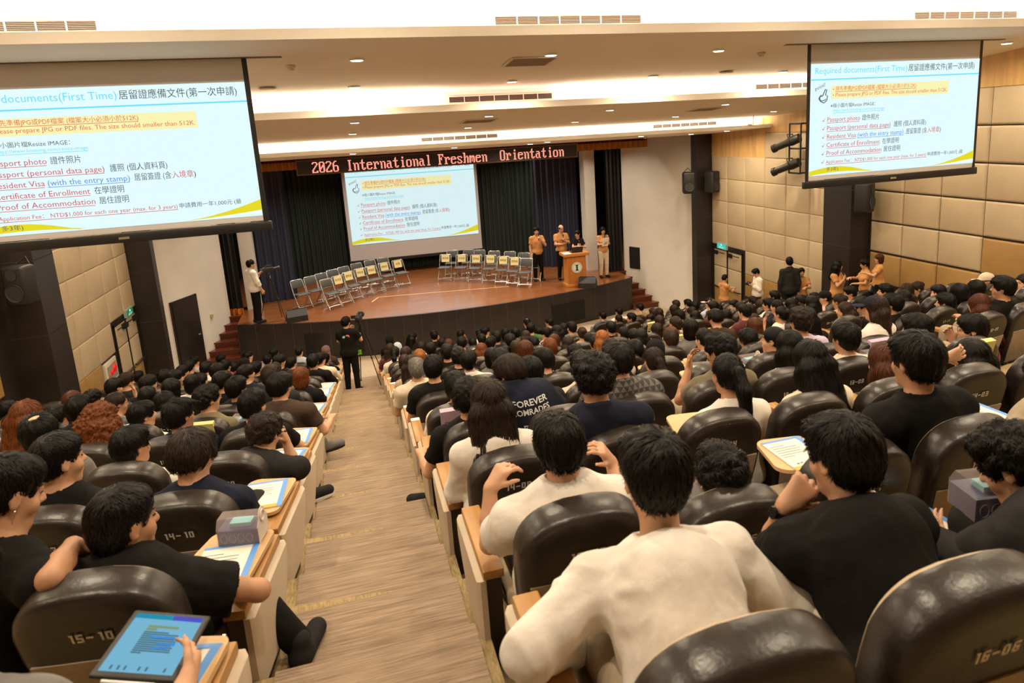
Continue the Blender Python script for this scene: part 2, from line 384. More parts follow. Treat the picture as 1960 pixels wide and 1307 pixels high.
# ---- white splayed walls between the far columns and the stage
def splay(sd):
    m = lambda x: x if sd < 0 else 2*XC-x
    b = MB(); p0 = (m(-5.48), 15.3); p1 = (m(-4.05), 18.2); q0 = (m(-7.0), 15.5); q1 = (m(-4.6), 18.5)
    poly = [p0, p1, q1, q0] if sd > 0 else [p0, q0, q1, p1]
    b.prism(poly, -4.25, 1.9); wl = b.obj('wall_'+('stage_left' if sd < 0 else 'stage_right'), M_wall, kind='structure')
    if sd < 0:
        d = Vector((p1[0]-p0[0], p1[1]-p0[1], 0)).normalized(); n = Vector((d.y, -d.x, 0))
        a = Vector((-4.65, 16.98, FRONT)); wd_ = .9
        e = empty('door_3', a, kind='structure'); M = Matrix((( -d.x, n.x, 0, 0), (-d.y, n.y, 0, 0), (0, 0, 1, 0), (0, 0, 0, 1)))
        b = MB(); b.box((0, -.01, 0), (wd_, .05, 1.95), 0, M); b.obj('door_leaf', M_dark, e)
        b = MB(); b.box((-.05, -.01, 0), (0, .035, 2.0), 0, M); b.box((wd_, -.01, 0), (wd_+.05, .035, 2.0), 0, M); b.box((-.05, -.01, 1.95), (wd_+.05, .035, 2.0), 0, M); b.obj('door_frame', M_dark, e)
        b = MB(); b.tube([M @ Vector((.09, .05, .95)), M @ Vector((.09, .1, .95)), M @ Vector((.2, .1, .95))], .012, 8); b.obj('door_handle', mat('steel', (.7, .68, .65), .25, 1), e, smooth=.8)
        s = MB(); s.box(Vector((-4.42, 17.42, -2.98)), Vector((-4.36, 17.5, -2.88))); s.obj('light_switch', mat('switch_cream', (.55, .45, .25), .5), label='cream light switch on the white wall right of the dark door', cat='switch')
    else:
        d = Vector((p1[0]-p0[0], p1[1]-p0[1], 0)).normalized(); n = Vector((-d.y, d.x, 0))
        a = Vector((p0[0], p0[1], 0))+d*2.55
        M = Matrix(((d.x, n.x, 0, a.x), (d.y, n.y, 0, a.y), (0, 0, 1, 0), (0, 0, 0, 1)))
        e = empty('wall_grille', (0, 0, 0), label='black recessed grille low in the white wall beside the stage', cat='grille')
        b = MB(); b.box((0, -.02, -3.05), (.42, .03, -2.35), 0, M); b.obj('grille_frame', M_black, e)
        b = MB()
        for k in range(11): b.box((.03, .03, -3.0+k*.06), (.39, .045, -2.965+k*.06), 0, M)
        b.obj('louvre', mat('grille_louvre', (.015, .015, .015), .5), e)
splay(-1); splay(1)
# ---------------------------------------------------------------- stage
ZS = -3.17
def arc(x): return 15.72+.040*(x-1.95)**2
M_stage = mat('stage_boards', (.23, .078, .022), .3, noise=((1.2, 22, 1), .35, 5))
_b = M_stage.node_tree.nodes['Principled BSDF']; _b.inputs['Coat Weight'].default_value = .5; _b.inputs['Coat Roughness'].default_value = .16
M_step = mat('stair_wood', (.10, .022, .012), .28, noise=((2, 20, 1), .3))
def build_stage():
    e = empty('stage', (0, 0, 0), kind='structure')
    xs = [-3.75+i*(11.4/24) for i in range(25)]
    f = MB(); fr = MB(); top = MB()
    for a, b_ in zip(xs[:-1], xs[1:]):
        f.add([(a, arc(a)+.08, ZS), (b_, arc(b_)+.08, ZS), (b_, 24, ZS), (a, 24, ZS)], [(0, 1, 2, 3)])
        fr.add([(a, arc(a), FRONT-.02), (b_, arc(b_), FRONT-.02), (b_, arc(b_), ZS), (a, arc(a), ZS)], [(0, 1, 2, 3)])
        fr.add([(a, arc(a), ZS), (b_, arc(b_), ZS), (b_, arc(b_)+.08, ZS), (a, arc(a)+.08, ZS)], [(0, 1, 2, 3)])
        fr.add([(a-.003, arc(a)-.002, FRONT), (a+.003, arc(a)-.002, FRONT), (a+.003, arc(a)-.002, ZS), (a-.003, arc(a)-.002, ZS)], [(0, 1, 2, 3)], 1)
    for x0, x1, yb in ((-7, -3.75, 18.4), (7.65, 11, 18.4)): f.add([(x0, yb, ZS), (x1, yb, ZS), (x1, 24, ZS), (x0, 24, ZS)], [(0, 1, 2, 3)])
    for x in (-3.75, 7.65): fr.add([(x, arc(x), FRONT-.02), (x, 18.4, FRONT-.02), (x, 18.4, ZS), (x, arc(x), ZS)], [(0, 1, 2, 3)])
    f.obj('stage_floor', M_stage, e); fr.obj('stage_front', [M_dark, M_seam], e)
    g = MB()
    for x0, x1 in ((-2.05, -.55), (4.75, 5.85)):
        y0, y1 = arc(x0), arc(x1)
        g.add([(x0, y0-.012, FRONT+.12), (x1, y1-.012, FRONT+.12), (x1, y1-.012, FRONT+.72), (x0, y0-.012, FRONT+.72)], [(0, 1, 2, 3)], 0)
        for za, zb in ((FRONT+.72, FRONT+.735), (FRONT+.11, FRONT+.12)):
            g.add([(x0-.02, y0-.016, za), (x1+.02, y1-.016, za), (x1+.02, y1-.016, zb), (x0-.02, y0-.016, zb)], [(0, 1, 2, 3)], 1)
        for k in range(24):
            z = FRONT+.13+k*.0245
            g.add([(x0, y0-.014, z), (x1, y1-.014, z), (x1, y1-.02, z+.012), (x0, y0-.02, z+.012)], [(0, 1, 2, 3)], 2)
    g.obj('stage_grille', [M_black, M_dark, mat('grille_cloth', (.012, .012, .013), .9)], e)
    # tape marks
    t = MB()
    tm = mat('floor_tape', (.75, .55, .25), .5)
    pa, pb, pc = [Vector(at(480+x/2.45, 240+y/2.45, 'z', ZS)) for x, y in ((568, 828), (600, 805), (1210, 755))]
    for p, q in ((pa, pb), (pb, pc)):
        d = (q-p).normalized(); n = Vector((-d.y, d.x, 0))*.018
        t.add([p+n+Vector((0, 0, .003)), p-n+Vector((0, 0, .003)), q-n+Vector((0, 0, .003)), q+n+Vector((0, 0, .003))], [(0, 1, 2, 3)])
    t.obj('floor_tape', tm, label='pale tape line across the stage boards before the folding chairs', cat='tape')
    for sd in (-1, 1):                                   # stairs at both ends
        m = (lambda x: x) if sd < 0 else (lambda x: 3.9-x)
        s = empty('stairs', (0, 0, 0), kind='structure'); b = MB(); nb = MB()
        for k in range(6):
            y0 = 16.95+.24*k; z1 = FRONT+(k+1)*.17; xo = -5.0+.09*k if k < 2 else -4.75
            xa, xb = sorted((m(xo), m(-3.76))); xa = max(xa, -4.9+.0*k); 
            b.box((xa, y0, FRONT), (xb, 18.42, z1-.03), 0); b.box((xa, y0-.03, z1-.03), (xb, 18.42, z1), 1)
        b.obj('steps', [M_step, mat('stair_tread', (.14, .032, .016), .2)], s)
    # black stage house
    h = MB()
    h.box((-7, 24, -4), (11, 24.1, 3)); h.box((-7.1, 18.6, -4), (-7, 24, 3)); h.box((11, 18.6, -4), (11.1, 24, 3)); h.box((-7, 15.4, 1.9), (11, 24, 2.0))
    h.obj('wall_stage_back', M_black, kind='structure')
build_stage()
def curtain(x0, y0, x1, y1, z0, z1, m, label, name='curtain', per=.16, amp=.05, fringe=None, group=None, seed=0):
    e = empty(name, (x0, y0, z0), label=label, cat='curtain', group=group)
    d = Vector((x1-x0, y1-y0, 0)); L = d.length; d.normalize(); n = Vector((d.y, -d.x, 0)); N = max(8, int(L/per*8)); rg = random.Random(seed)
    ph = rg.random()*6; b = MB(); hs = [0, .35, .7, 1]
    off = lambda s, t: amp*(math.sin(2*PI*s/per+ph+.6*math.sin(s*5))*(.75+.25*(1-t))+.25*math.sin(2*PI*s/per*.37+ph*2))
    vs = []; fs = []
    for i in range(N+1):
        s = L*i/N
        for t in hs: vs.append(d*s+n*off(s, t)+Vector((0, 0, (z1-z0)*t)))
    k = len(hs)
    for i in range(N):
        for j in range(k-1): fs.append((i*k+j, (i+1)*k+j, (i+1)*k+j+1, i*k+j+1))
    b.add(vs, fs); b.obj('curtain_fabric', m, e, smooth=3.2)
    if fringe:
        f = MB(); vs = []; fs = []
        for i in range(N+1):
            s = L*i/N
            for t, zz in ((0, -.14 if fringe > 0 else 0.0), (0, .06)): vs.append(d*s+n*(off(s, 0)+.012)+Vector((0, 0, zz+(.04*(i % 2) if zz < 0 else 0))))
        for i in range(N): fs.append((i*2, i*2+2, i*2+3, i*2+1))
        f.add(vs, fs); f.obj('fringe', mat('orange_fringe', (.62, .20, .02), .5, noise=(40, .4)), e)
    return e
C_green = mat('curtain_dark_green', (.020, .031, .026), .8, noise=((6, 6, .5), .3))
C_navy = mat('curtain_navy', (.020, .026, .054), .75)
C_blk = mat('curtain_black', (.006, .006, .008), .8)
curtain(-2.7, 22.4, -.3, 22.6, ZS+.02, 1.6, C_green, 'dark green stage curtain left of the centre screen, behind the chairs', seed=1)
curtain(-.3, 22.6, 4.2, 22.6, ZS+.02, 1.6, C_green, 'dark green stage curtain right behind the centre screen', seed=2)
curtain(3.9, 22.4, 6.4, 21.2, ZS+.02, 1.6, C_green, 'dark green stage curtain between centre screen and navy curtain', seed=3)
curtain(-3.62, 19.3, -2.3, 19.5, ZS+.02, 1.6, C_navy, 'navy stage curtain beside the left white pillar', seed=4, per=.2)
curtain(5.5, 20.2, 6.85, 19.6, ZS+.02, 1.6, C_navy, 'navy stage curtain behind the podium, next to the right white pillar', seed=5, per=.2)
curtain(-4.42, 18.45, -3.7, 18.35, ZS+.10, 1.6, C_blk, 'narrow black side curtain with orange bottom fringe at the left stage stairs', seed=6, per=.13, fringe=1)
curtain(7.3, 18.15, 7.86, 18.2, ZS+.02, 1.6, C_blk, 'narrow black side curtain right of the right white pillar', seed=7, per=.13)
for sd, x0, x1, lb in ((-1, -3.66, -3.3, 'left'), (1, 6.84, 7.2, 'right')):
    b = MB(); b.box((x0, 18.75, ZS), (x1, 19.2, 1.9)); b.obj('white_pillar', M_wall, kind='structure')
# red and orange valance across the stage opening
C_red = mat('valance_red', (.075, .008, .010), .7); C_or = mat('valance_orange', (.50, .17, .015), .45)
def valance():
    e = empty('valance', (0, 0, 0), label='dark red pleated valance with orange fringe along the top of the stage opening', cat='valance')
    for z0, z1, m, o in ((1.0, 1.6, C_red, 0), (.82, 1.02, C_or, -.01)):
        b = MB(); N = 700; vs = []; fs = []
        for i in range(N+1):
            x = -4.4+12.7*i/N; y = 17.05+.045*math.sin(x*2*PI/.17)+o
            vs += [(x, y, z0), (x, y, z1)]
        for i in range(N): fs.append((2*i, 2*i+2, 2*i+3, 2*i+1))
        b.add(vs, fs); b.obj('valance_band' if o == 0 else 'fringe', m, e, smooth=3.2)
valance()
# ---------------------------------------------------------------- projection slide (built to scale in a w x h rectangle)
SL_BG, SL_CY, SL_DK, SL_RED, SL_BLUE, SL_OR, SL_YE, SL_LY = [None]*8
def slide(parent, w, h, P, bright=1.0, sfx='', top=0.0):
    """P: matrix placing the slide (x right, y up from its lower left corner)"""
    k = bright
    mm = dict(bg=emat('slide_ground'+sfx, S(224, 248, 250), k), cy=emat('slide_cyan'+sfx, S(110, 222, 246), k), dk=emat('slide_grey_ink'+sfx, S(78, 88, 92), k), rd=emat('slide_red_ink'+sfx, S(214, 82, 92), k),
              bl=emat('slide_blue_ink'+sfx, S(88, 140, 226), k), oo=emat('slide_orange_ink'+sfx, S(222, 104, 66), k), ye=emat('slide_yellow'+sfx, S(228, 214, 40), k), ly=emat('slide_pale_yellow'+sfx, S(246, 240, 178), k), wh=emat('slide_white'+sfx, S(240, 252, 252), k))
    b = MB(); b.add([(0, 0, 0), (w, 0, 0), (w, h, 0), (0, h, 0)], [(0, 1, 2, 3)]); o = b.obj('slide', mm['bg'], parent); o.matrix_local = P
    def lift(me, z):
        for v in me.vertices: v.co.z += z
    def put(u, v, s, key, body, u1, under=False):
        me = text_mesh(body, s*h, w=(u1-u)*w); me.transform(Matrix.Translation((u*w, (1-v)*h, .004))); me.materials.append(mm[key])
        t = link('slide_text', me, o)
        if under:
            q = MB(); q.add([(u*w, (1-v-.013)*h, .004), (u1*w, (1-v-.013)*h, .004), (u1*w, (1-v-.009)*h, .004), (u*w, (1-v-.009)*h, .004)], [(0, 1, 2, 3)]); q.obj('underline', mm[key], o)
    def poly(pts, key, z=.002, nm='slide_shape'):
        q = MB(); q.add([(u*w, (1-v)*h, z) for u, v in pts], [tuple(range(len(pts)))]); q.obj(nm, mm[key], o)
    put(.02, .088, .078, 'cy', 'Required documents(First Time)', .548); put(.558, .088, .07, 'dk', '居留證應備文件(第一次申請)', .967)
    poly([(0, .145), (1, .145), (1, .134), (0, .134)], 'cy')
    poly([(.115, .315), (.812, .315), (.812, .195), (.115, .195)], 'ly')
    put(.122, .24, .04, 'oo', '•', .129); put(.138, .24, .045, 'oo', '請先準備JPG或PDF檔案 (檔案大小必須小於512K)', .61, True)
    put(.122, .293, .04, 'oo', '•', .129); put(.138, .293, .046, 'oo', 'Please prepare JPG or PDF files. The size should smaller than 512K.', .802)
    put(.112, .388, .042, 'dk', '※縮小圖片檔Resize IMAGE：', .37); put(.128, .428, .036, 'cy', 'https://www.iloveimg.com/resize-image', .425, True)
    def row(v, s, items):
        q = MB(); q.add([(.068*w, (1-v+.018)*h, .004), (.075*w, (1-v)*h, .004), (.088*w, (1-v+.04)*h, .004), (.0755*w, (1-v+.012)*h, .004)], [(0, 1, 2, 3)]); q.obj('tick', mm['rd'], o)
        for u, u1, key, body, un in items: put(u, v, s, key, body, u1, un)
    row(.515, .058, [(.095, .282, 'rd', 'Passport photo', 1), (.295, .395, 'dk', '證件照片', 0)])
    row(.592, .058, [(.095, .465, 'rd', 'Passport (personal data page)', 1), (.485, .682, 'dk', '護照 (個人資料頁)', 0)])
    row(.668, .058, [(.095, .262, 'rd', 'Resident Visa', 1), (.272, .545, 'bl', '(with the entry stamp)', 1), (.562, .69, 'dk', '居留簽證 (含', 0), (.693, .768, 'rd', '入境章', 0), (.77, .778, 'dk', ')', 0)])
    row(.744, .058, [(.095, .405, 'rd', 'Certificate of Enrollment', 1), (.42, .52, 'dk', '在學證明', 0)])
    row(.818, .058, [(.095, .415, 'rd', 'Proof of Accommodation', 1), (.43, .53, 'dk', '居住證明', 0)])
    row(.893, .042, [(.095, .695, 'rd', 'Application Fee： NTD$1,000 for each one year (max. for 3 years)', 1), (.70, .925, 'dk', '申請費用一年1,000元 (最', 0)])
    put(.097, .962, .042, 'dk', '多3年)', .165)
    N = 16
    up = [(i/N*.37, .958-.035*math.sin(PI*min(1, i/N*1.15))*(1 if i < 14 else .8)+.03*(i/N)**3) for i in range(N+1)]
    poly([(0, 1), (.16, .972)][:1]+[(.37*i/N, .995-.02*math.sin(PI*i/N)) for i in range(1, N)]+[(.37, .985)]+up[::-1], 'ye', .003)
    up = [(.68+.32*i/N, .998-.125*(i/N)**1.7) for i in range(N+1)]; lo = [(.68+.32*i/N, .999-.045*(i/N)**1.3) for i in range(N+1)]
    poly([(u, v) for u, v in lo]+up[::-1], 'ye', .003)
    poly([(.75+.25*i/N, 1.0-.022*(i/N)) for i in range(N+1)]+[(1, .962)]+[(.75+.25*i/N, 1.0-.038*(i/N)) for i in range(N-1, 0, -1)], 'wh', .0035)
    # small line drawing of a pointing hand
    q = MB(); hp = [(.055, .33), (.05, .29), (.058, .275), (.066, .285), (.082, .225), (.09, .228), (.083, .275), (.095, .285), (.09, .325), (.075, .345), (.055, .33)]
    q.tube([(u*w, (1-v)*h, .004) for u, v in hp], .0022*w, 5); q.tube([((.066+.02*math.cos(a))*w, (1-.305-.02*math.sin(a))*h, .004) for a in np.linspace(.3, 4.5, 10)], .002*w, 5)
    q.obj('hand_drawing', mm['dk'], o); 
    me = text_mesh('point!', .045*h, w=.06*w); me.transform(Matrix.Translation((.025*w, (1-.235)*h, .004)) @ Matrix.Rotation(.35, 4, 'Z')); me.materials.append(mm['dk']); link('slide_text', me, o)
    return o
M_scr = mat('screen_fabric', (.62, .60, .60), .8)
M_blkm = mat('black_metal', (.012, .012, .013), .4)
def hanging_screen(x0, x1, y, zb, zt, label, top_grey, bot_grey):
    e = empty('projection_screen', ((x0+x1)/2, y, zb), label=label, cat='projection screen', group=None); w = x1-x0; h = zt-zb
    b = MB(); b.box((-w/2+.045, -.006, .06), (w/2-.045, 0, h)); b.obj('screen_fabric', M_scr, e)
    for s in (-1, 1): b = MB(); b.box((s*w/2-(.05 if s > 0 else 0), -.007, .0), (s*w/2+(0 if s > 0 else .05), .001, h)); b.obj('border', M_blkm, e)
    b = MB(); b.rbox((-w/2-.03, -.03, -.05), (w/2+.03, .03, .05), .012); b.obj('weight_bar', M_blkm, e, smooth=.7)
    b = MB(); b.box((-.07, -.034, -.012), (.03, -.03, .012)); b.obj('name_plate', mat('steel', (.7, .68, .65), .25, 1), e)
    b = MB(); b.box((-w/2-.35, -.06, h-.0), (w/2+.35, .06, h+.012)); b.obj('ceiling_slot', mat('slot_grey', (.12, .10, .09), .6), e)
    P = Matrix.Translation((-w/2+.05, -.012, bot_grey)) @ Matrix.Rotation(PI/2, 4, 'X')
    slide(e, w-.1, h-bot_grey-top_grey, P, .56)
    return e
hanging_screen(5.37, 8.27, 5.25, .645, 2.475, 'hanging projection screen in front of the right wall, showing the slide in full', .245, .115)
hanging_screen(-4.225, -1.45, 5.25, .72, 2.475, 'large hanging projection screen above the left seats, cut off by the left edge', .235, .115)
def stage_screen():
    y = 22.0; x0, x1, zb, zt = -.64, 3.95, -2.6, 1.35
    e = empty('stage_screen', (x0, y, zb), label='big projection screen hanging at the back of the stage over the chairs', cat='projection screen'); w, h = x1-x0, zt-zb
    b = MB(); b.box((0, 0, 0), (w, .01, h)); b.obj('screen_fabric', M_scr, e)
    b = MB(); b.rbox((-.05, -.03, -.1), (w+.05, .04, 0), .01); b.obj('weight_bar', M_blkm, e)
    a = at(480+482/2.45, 240+563/2.45, 'y', y); c = at(480+1065/2.45, 240+505/2.45, 'y', y); d = at(480+1040/2.45, 240+190/2.45, 'y', y)
    zb2 = (a.z+c.z)/2-zb; sw = c.x-a.x+.05; hh = (d.z-c.z)+.28
    P = Matrix.Translation((a.x-x0-.03, -.012, zb2)) @ Matrix.Rotation(PI/2, 4, 'X')
    slide(e, sw, hh, P, .50, '_stage')
stage_screen()
# ---------------------------------------------------------------- LED sign over the stage opening
GL = {'2': '7CC6060C183060C0C6FE', '0': '7CC6C6CEDEF6E6C6C67C', '6': '3860C0C0FCC6C6C6C67C', 'I': '3C18181818181818183C', 'n': '000000DC666666666666', 't': '103030FC30303030361C', 'e': '0000007CC6FEC0C0C67C', 'r': '000000DC7666606060F0',
      'a': '000000780C7CCCCCCC76', 'i': '1818003818181818183C', 'o': '0000007CC6C6C6C6C67C', 'l': '3818181818181818183C', 'F': 'FE666268786860606 0F0'.replace(' ', ''), 's': '0000007CC660380CC67C', 'h': 'E060606C7666666666E6', 'm': '000000ECFED6D6D6D6C6', 'O': '7CC6C6C6C6C6C6C6C67C'}
def led_sign():
    e = empty('led_sign', (-1.65, 15.2, .745), label='long black LED sign with red letters hanging over the stage opening', cat='sign'); w, h = 7.1, .36
    b = MB(); b.box((.03, -.03, .03), (w-.03, .1, h-.03)); b.obj('display_panel', mat('led_black', (.02, .013, .012), .5), e)
    b = MB()
    for a, c in (((0, -.05, 0), (w, .11, .03)), ((0, -.05, h-.03), (w, .11, h)), ((0, -.05, .03), (.03, .11, h-.03)), ((w-.03, -.05, .03), (w, .11, h-.03))): b.box(a, c)
    b.obj('sign_frame', mat('bronze_frame', (.12, .075, .05), .35, .6), e)
    g = MB(); s = '2026 International Freshmen  Orientation'; cw = .1595; px = cw/8; pz = .0262; X0 = .36
    for i, ch in enumerate(s):
        if ch == ' ': continue
        bits = bytes.fromhex(GL[ch])
        for r_, v in enumerate(bits):
            for c_ in range(8):
                if v >> (7-c_) & 1:
                    x = X0+i*cw+c_*px; z = h-.055-(r_+1)*pz
                    g.add([(x+.002, -.033, z+.003), (x+px-.001, -.033, z+.003), (x+px-.001, -.033, z+pz-.002), (x+.002, -.033, z+pz-.002)], [(0, 1, 2, 3)])
    g.obj('led_lettering', emat('led_red', S(255, 150, 130), .95), e)
    b = MB()
    for x in (.6, w/2, w-.6): b.tube([(x, .05, h), (x, .05, h+.12)], .02, 6)
    b.obj('hanger', M_blkm, e)
led_sign()
# ---------------------------------------------------------------- ceiling fixtures
def vents():
    dk = mat('vent_dark', (.012, .008, .008), .8); fr = mat('vent_frame', (.72, .66, .56), .5); sl = mat('vent_slat', (.16, .12, .10), .5)
    def vent(x0, x1, y, z0, z1, lb):
        e = empty('air_vent', ((x0+x1)/2, y, z0), label=lb, cat='air vent', group='slot vents in the ceiling risers'); w = x1-x0; h = z1-z0
        b = MB(); b.box((-w/2, -.012, 0), (w/2, 0, h)); b.obj('vent_back', dk, e)
        b = MB(); b.box((-w/2-.02, -.02, -.015), (w/2+.02, 0, .0)); b.box((-w/2-.02, -.02, h), (w/2+.02, 0, h+.015)); b.box((-w/2-.02, -.02, 0), (-w/2, 0, h)); b.box((w/2, -.02, 0), (w/2+.02, 0, h))
        for k in range(1, 7): x = -w/2+w*k/7; b.box((x-.006, -.02, 0), (x+.006, -.001, h))
        b.obj('vent_frame', fr, e)
        b = MB()
        for k in range(6): z = h*(k+.5)/6; b.box((-w/2, -.018, z-.0022), (w/2, -.006, z+.0022))
        b.obj('slat', sl, e)
    pos = {0: 'nearest ceiling step', 1: 'middle ceiling step', 2: 'ceiling step closest to the stage'}
    for k, y, z0, z1 in ((0, 4.75, 2.70, 2.79), (1, 8.40, 2.05, 2.135), (2, 12.8, 1.415, 1.495)):
        for xa, nm in ((1.11, 'middle'), (6.58, 'right-hand'), (-4.32, 'left-hand')):
            if xa < 0 and k: continue
            vent(xa, xa+1.68, y, z0, z1, f'{nm} slot vent in the {pos[k]}')
vents()
def downlights():
    g_ = emat('lamp_glow', (1, .93, .78), 5); rim = mat('lamp_rim', (.8, .78, .74), .4)
    rows = {5.47: 'nearest row', 7.5: 'second row', 8.9: 'third row', 10.92: 'fourth row', 12.8: 'fifth row', 13.78: 'last row at the sign'}
    cnt = {}; proto = None
    vis = [d for d in DL if d[1] > 5]
    for x, y, z in vis:
        key = (y, x < -1.5); n = cnt[key] = cnt.get(key, 0)+1
        o9 = 'first second third fourth fifth sixth'.split()[n-1]
        lb = f'round ceiling downlight, {o9} right of the left screen, {rows[y]}' if x > -1.5 else f'round ceiling downlight {o9} behind the left screen, {rows[y]}'
        if proto is None:
            proto = e = empty('downlight', (x, y, z), label=lb, cat='downlight', group='round downlights in the ceiling')
            b = MB(); b.lathe([(.085, .004), (.085, -.012), (.07, -.016), (.068, 0)], 24); b.obj('lamp_rim', rim, e, smooth=.6)
            b = MB(); b.lathe([(.001, -.022), (.060, -.022), (.070, -.012)], 24); b.obj('lamp_glass', g_, e)
        else: dup(proto, (x, y, z), label=lb)
downlights()
def ceiling_bits():
    fr = mat('vent_frame', (.72, .66, .56), .5); gr = mat('return_grille', (.30, .22, .15), .7)
    for (x, y, z, lb) in ((1.78, 5.9, 2.42, 'square return air grille in the ceiling before the nearest step'), (1.81, 9.74, 1.765, 'square return air grille in the ceiling above the stage sign'), (6.3, 9.72, 1.767, 'square return air grille in the ceiling left of the right screen')):
        e = empty('return_air_grille', (x, y, z), label=lb, cat='grille'); e.rotation_euler = (-.083, 0, 0)
        b = MB(); b.box((-.3, -.3, -.012), (.3, -.27, .0)); b.box((-.3, .27, -.012), (.3, .3, 0)); b.box((-.3, -.27, -.012), (-.27, .27, 0)); b.box((.27, -.27, -.012), (.3, .27, 0)); b.obj('grille_frame', fr, e)
        b = MB()
        for k in range(16): b.box((-.27, -.265+k*.0335, -.008), (.27, -.245+k*.0335, -.001))
        b.obj('louvre', gr, e)
        b = MB(); b.box((-.27, -.27, -.001), (.27, .27, 0.004)); b.obj('grille_back', mat('vent_dark', (.09, .06, .05), .8), e)
    for (x, y, z, lb) in ((5.36, 7.3, 2.30, 'flat round ceiling speaker left of the right screen'), (-1.44, 7.3, 2.30, 'flat round ceiling speaker right of the left screen')):
        b = MB(); b.lathe([(.11, 0), (.11, -.012), (.09, -.018), (.001, -.018)], 24); b.obj('ceiling_speaker', mat('speaker_cream', (.5, .42, .33), .6), loc=(x, y, z), smooth=.6, label=lb, cat='speaker')
    for (x, y, z, lb) in ((5.0, 5.75, 2.435, 'small smoke detector on the ceiling left of the right screen'), (-1.05, 5.75, 2.435, 'small smoke detector on the ceiling right of the left screen'), (6.9, 14.0, 1.2, 'small smoke detector on the ceiling above the right stage curtain')):
        b = MB(); b.lathe([(.055, 0), (.055, -.02), (.035, -.03), (.035, -.05), (.001, -.052)], 18); b.obj('smoke_detector', mat('detector_cream', (.6, .52, .42), .5), loc=(x, y, z), smooth=.6, label=lb, cat='smoke detector')
    e = empty('wifi_antenna', (8.55, 11.6, 1.6), label='small dish shaped fitting under the ceiling at the right wall', cat='ceiling fitting')
    b = MB(); b.tube([(0, 0, 0), (0, 0, -.2)], .012, 6); b.lathe([(.13, -.2), (.12, -.23), (.05, -.25), (.001, -.25)], 18); b.obj('dish', fr, e, smooth=.6)
ceiling_bits()
# ---------------------------------------------------------------- auditorium seats
M_sh = mat('seat_dark_vinyl', (.024, .0175, .0145), .33, noise=(30, .2), bump=(70, .0015))
M_tan = mat('seat_tan_panel', (.40, .31, .225), .6, noise=(14, .08))
M_cush = mat('seat_cream_fabric', (.48, .38, .26), .85, bump=(160, .001))
M_arm = mat('armrest_wood', (.37, .18, .045), .4, noise=((40, 3, 40), .16, 4))
M_post = mat('armrest_brown_side', (.04, .024, .018), .5)
M_pad = mat('end_panel_cream', (.50, .405, .30), .6, noise=(4, .05))
M_tab = mat('tablet_pale_wood', (.60, .38, .19), .35, noise=((30, 4, 30), .08, 4))
M_num = mat('seat_number_grey', (.80, .77, .72), .5)
def back_outline(n=9):
    """rear view of the back: narrow at the foot, round shoulders"""
    L = []
    for s in (1, -1):
        a = [(.195, 0), (.205, .12), (.222, .30), (.228, .42)]
        c = (.228-.15, .63-.15); a += [(c[0]+.15*math.cos(t), c[1]+.15*math.sin(t)) for t in np.linspace(0.15, PI/2-.12, n)]
        a += [(.05, .637)]
        L.append([(x*s, z) for x, z in a])
    return L[0]+L[1][::-1]
BM = Matrix.Translation((0, .135, .175)) @ Matrix.Rotation(.235, 4, 'X')     # back leans away from the stage
def ring(inset, dep, top=0):
    r = []
    for x, z in back_outline():
        hx = 1-inset/.225; hz = z if z < .3 else .3+(z-.3)*(1-inset/.36)+top*((z-.3)/.34)**2
        r.append((x*hx, dep, hz+(inset*.6 if z < .05 else 0)))
    return r
